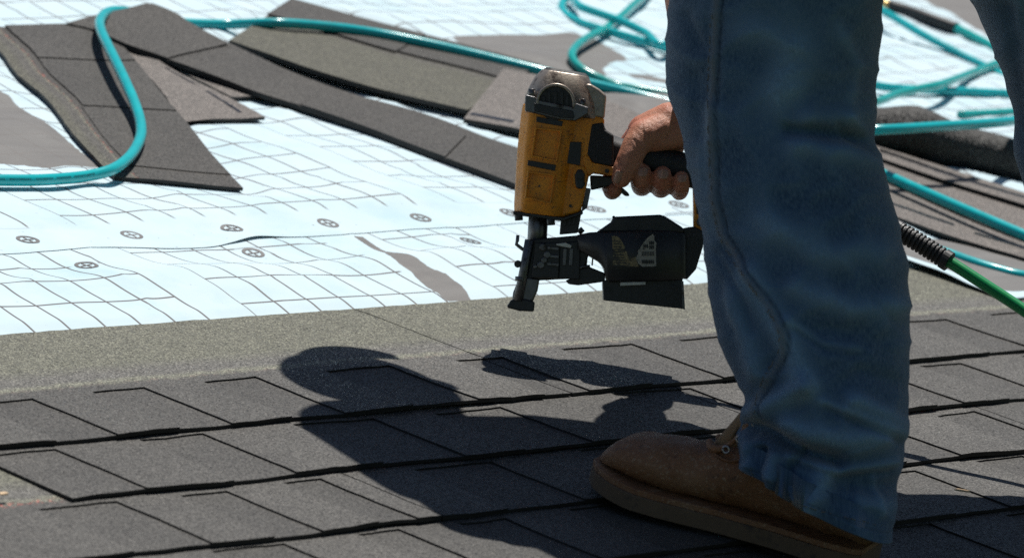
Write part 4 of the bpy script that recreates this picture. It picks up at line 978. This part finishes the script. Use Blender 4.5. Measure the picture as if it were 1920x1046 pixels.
def boot(heel, toe, label=None):
    """heel, toe: points on the roof under the near edge of the sole"""
    X = (toe-heel); L = X.length; X.normalize(); Z = N; Y = Z.cross(X)   # Y towards the wearer's left, the near side
    def B(x, y, z): return heel+X*(x*L)-Y*.05+Y*y+Z*z
    root = empty('boot', heel-Y*.05); root.parent = person; root.location = ORG[root]-ORG[person]
    if label: root['label'] = label
    hw = [(0, .026), (.03, .034), (.12, .038), (.3, .036), (.5, .041), (.68, .051), (.8, .053), (.9, .046), (.96, .034), (1.0, .012)]
    zt = [(0, .075), (.03, .10), (.2, .115), (.34, .118), (.42, .112), (.50, .090), (.60, .077), (.70, .070), (.80, .067), (.88, .063), (.94, .055), (.98, .042), (1.0, .028)]
    zb = [(0, .023), (.3, .023), (.7, .022), (.85, .024), (1, .029)]
    rings = []; n = 40
    for i in range(49):
        x = i/48; x = .5-.5*math.cos(math.pi*x); w_ = interp(hw, x); a = interp(zb, x); b = interp(zt, x); ring = []
        for k in range(n):
            th = 2*math.pi*k/n; c, s = math.cos(th), math.sin(th)
            yy = math.copysign(abs(c)**.8, c)*w_*(1 if s < 0 else 1-.18*s*sstep(.75, .4, x)*1.6); zz = (a+b)/2+(b-a)/2*math.copysign(abs(s)**.85, s)
            f = .0022*nz(x*14, c*1.5, s*1.5+3)+.0028*math.exp(-((x-.60-.03*s)/.018)**2)*max(0, s)*-1+.002*math.exp(-((x-.655)/.018)**2)*max(0, s)
            ring.append(B(x+.004*nz(x*5, s, c), yy*(1+f*10), zz+f))
        rings.append(ring)
    up = mk('upper', *loft(rings), M['leather'], root)
    # sole: welt, midsole and lugs
    def outline(g, n=72):
        o = []
        for i in range(n):
            t = i/n
            if t < .5: x = .5-.5*math.cos(2*math.pi*t); s = 1
            else: x = .5+.5*math.cos(2*math.pi*(t-.5)); s = -1
            o.append((x, s*(interp(hw, x)+g)))
        return o
    def layer(g, z0, z1, name, mat, gx=.012):
        ol = outline(g); q = []
        for z in (z0, z1):
            for x, y in ol: xx = .5+(x-.5)*(1+2*gx); q.append(B(xx, y, z(x) if callable(z) else z))
        m = len(ol); f = [(i, (i+1) % m, (i+1) % m+m, i+m) for i in range(m)]+[tuple(range(m))[::-1], tuple(range(m, 2*m))]
        return mk(name, q, f, M[mat], root, bevel=.002)
    spring = lambda x: .006*sstep(.78, 1.0, x)
    layer(.0075, lambda x: .0022+spring(x), lambda x: .0185+spring(x), 'sole', 'sole')
    layer(.0055, lambda x: .0185+spring(x), lambda x: .0245+spring(x), 'welt', 'leather')
    for i in range(22):
        for s in (-1, 1):
            x = .03+.94*i/21
            if .28 < x < .36: continue
            w_ = interp(hw, x)+.001; q = []
            for z in (.0003+spring(x), .0035+spring(x)):
                for dx, yy in ((-.017, w_), (.017, w_), (.017, w_-.022), (-.017, w_-.022)): q.append(B(x+dx, s*yy, z))
            mk('lug', q, [(0, 1, 2, 3), (7, 6, 5, 4), (0, 4, 5, 1), (1, 5, 6, 2), (2, 6, 7, 3), (3, 7, 4, 0)], M['sole'], root, bevel=.0015)
    # ankle shaft, tongue, rolled eyelet facings with laces
    sh = []
    for i in range(9):
        t = i/8; sh.append([B(.25-.03*t, 0, 0)+X*((.058-.012*t)*math.cos(2*math.pi*k/28))+Y*((.037-.003*t)*math.sin(2*math.pi*k/28))+Z*(.07+.085*t) for k in range(28)])
    mk('shaft', *loft(sh), M['leather'], root)
    mk('tongue', *fuse(join(capsule(B(.57, .002, .070), B(.49, .002, .100), .015, .021), capsule(B(.49, .002, .100), B(.40, .002, .140), .021, .023)), .003, 3), M['tongue'], root)
    for s in (-1, 1):
        pts = [B(.62, s*.012, .080), B(.585, s*.026, .078), B(.54, s*.031, .084), B(.50, s*.031, .098), B(.46, s*.030, .118), B(.42, s*.030, .140)]
        mk('facing', *tube(catmull(pts, 8), lambda t: .0034+.001*math.sin(t*9), 10), M['leather'], root)
        for q in (2, 3, 4):
            p = pts[q]+Y*(s*.0045)-X*.004; rg = [p+X*(.0034*math.cos(w2))+Z*(.0034*math.sin(w2))+Y*(s*.002) for w2 in [2*math.pi*i/14 for i in range(15)]]
            mk('eyelet', *tube(rg, .0012, 6), M['lightsteel'], root)
    for q in (.53, .49, .45):
        lc = [B(q, .03, interp([(.44, .128), (.54, .088)], q)), B(q-.01, .012, interp([(.44, .142), (.54, .106)], q)), B(q-.015, -.01, interp([(.44, .142), (.54, .106)], q)), B(q-.02, -.03, interp([(.44, .13), (.54, .09)], q))]
        mk('lace', *tube(catmull(lc, 6), .0021, 8), M['tongue'], root)
    # the seam between vamp and quarter
    sm = [B(x, interp(hw, x)*1.0*math.cos(a_)+.0008, interp(zb, x)+(interp(zt, x)-interp(zb, x))*(.5+.5*math.sin(a_))) for x, a_ in ((.60, 1.15), (.56, .8), (.50, .55), (.42, .45), (.34, .42), (.26, .42))]
    mk('seam', *tube(catmull(sm, 8), .0015, 6), M['leather'], root)
    return root
boot(onroof(1590, 1080), onroof(1085, 926), 'worn tan leather work boot')
hp = at(2320, 740, 5.35); ru, rv = hp.dot(U), hp.dot(V); boot(RW(ru-.05, rv-.115), RW(ru-.06, rv+.18))

# ------------------------------------------------------------------ small litter
def splinter(label, x, y, l, ang, mat):
    p = onroof(x, y, .0006); d = (U*math.cos(ang)+V*math.sin(ang)); s = N.cross(d); vs = []
    for z in (0, .0022):
        for a, b in ((-1, -.2), (-.7, -.8), (.6, -1), (1, -.1), (.75, .7), (-.5, 1)): vs.append(p+d*(a*l/2)+s*(b*.0028)+N*(z*(1-.5*abs(a))))
    f = [(5, 4, 3, 2, 1, 0), (6, 7, 8, 9, 10, 11)]+[(i, (i+1) % 6, (i+1) % 6+6, i+6) for i in range(6)]
    tag(mk('wood_splinter', vs, f, mat, smooth=False), label, 'splinter', 'wood splinters on the shingles')
wood = simple('pale_wood', (.62, .45, .28), .8, scale=90)
splinter('pale wood splinter on the shingles right of the jeans', 1804, 920, .018, -.6, wood)
splinter('pale wood splinter on the shingle at the left edge of the roof', 6, 926, .012, .2, wood)
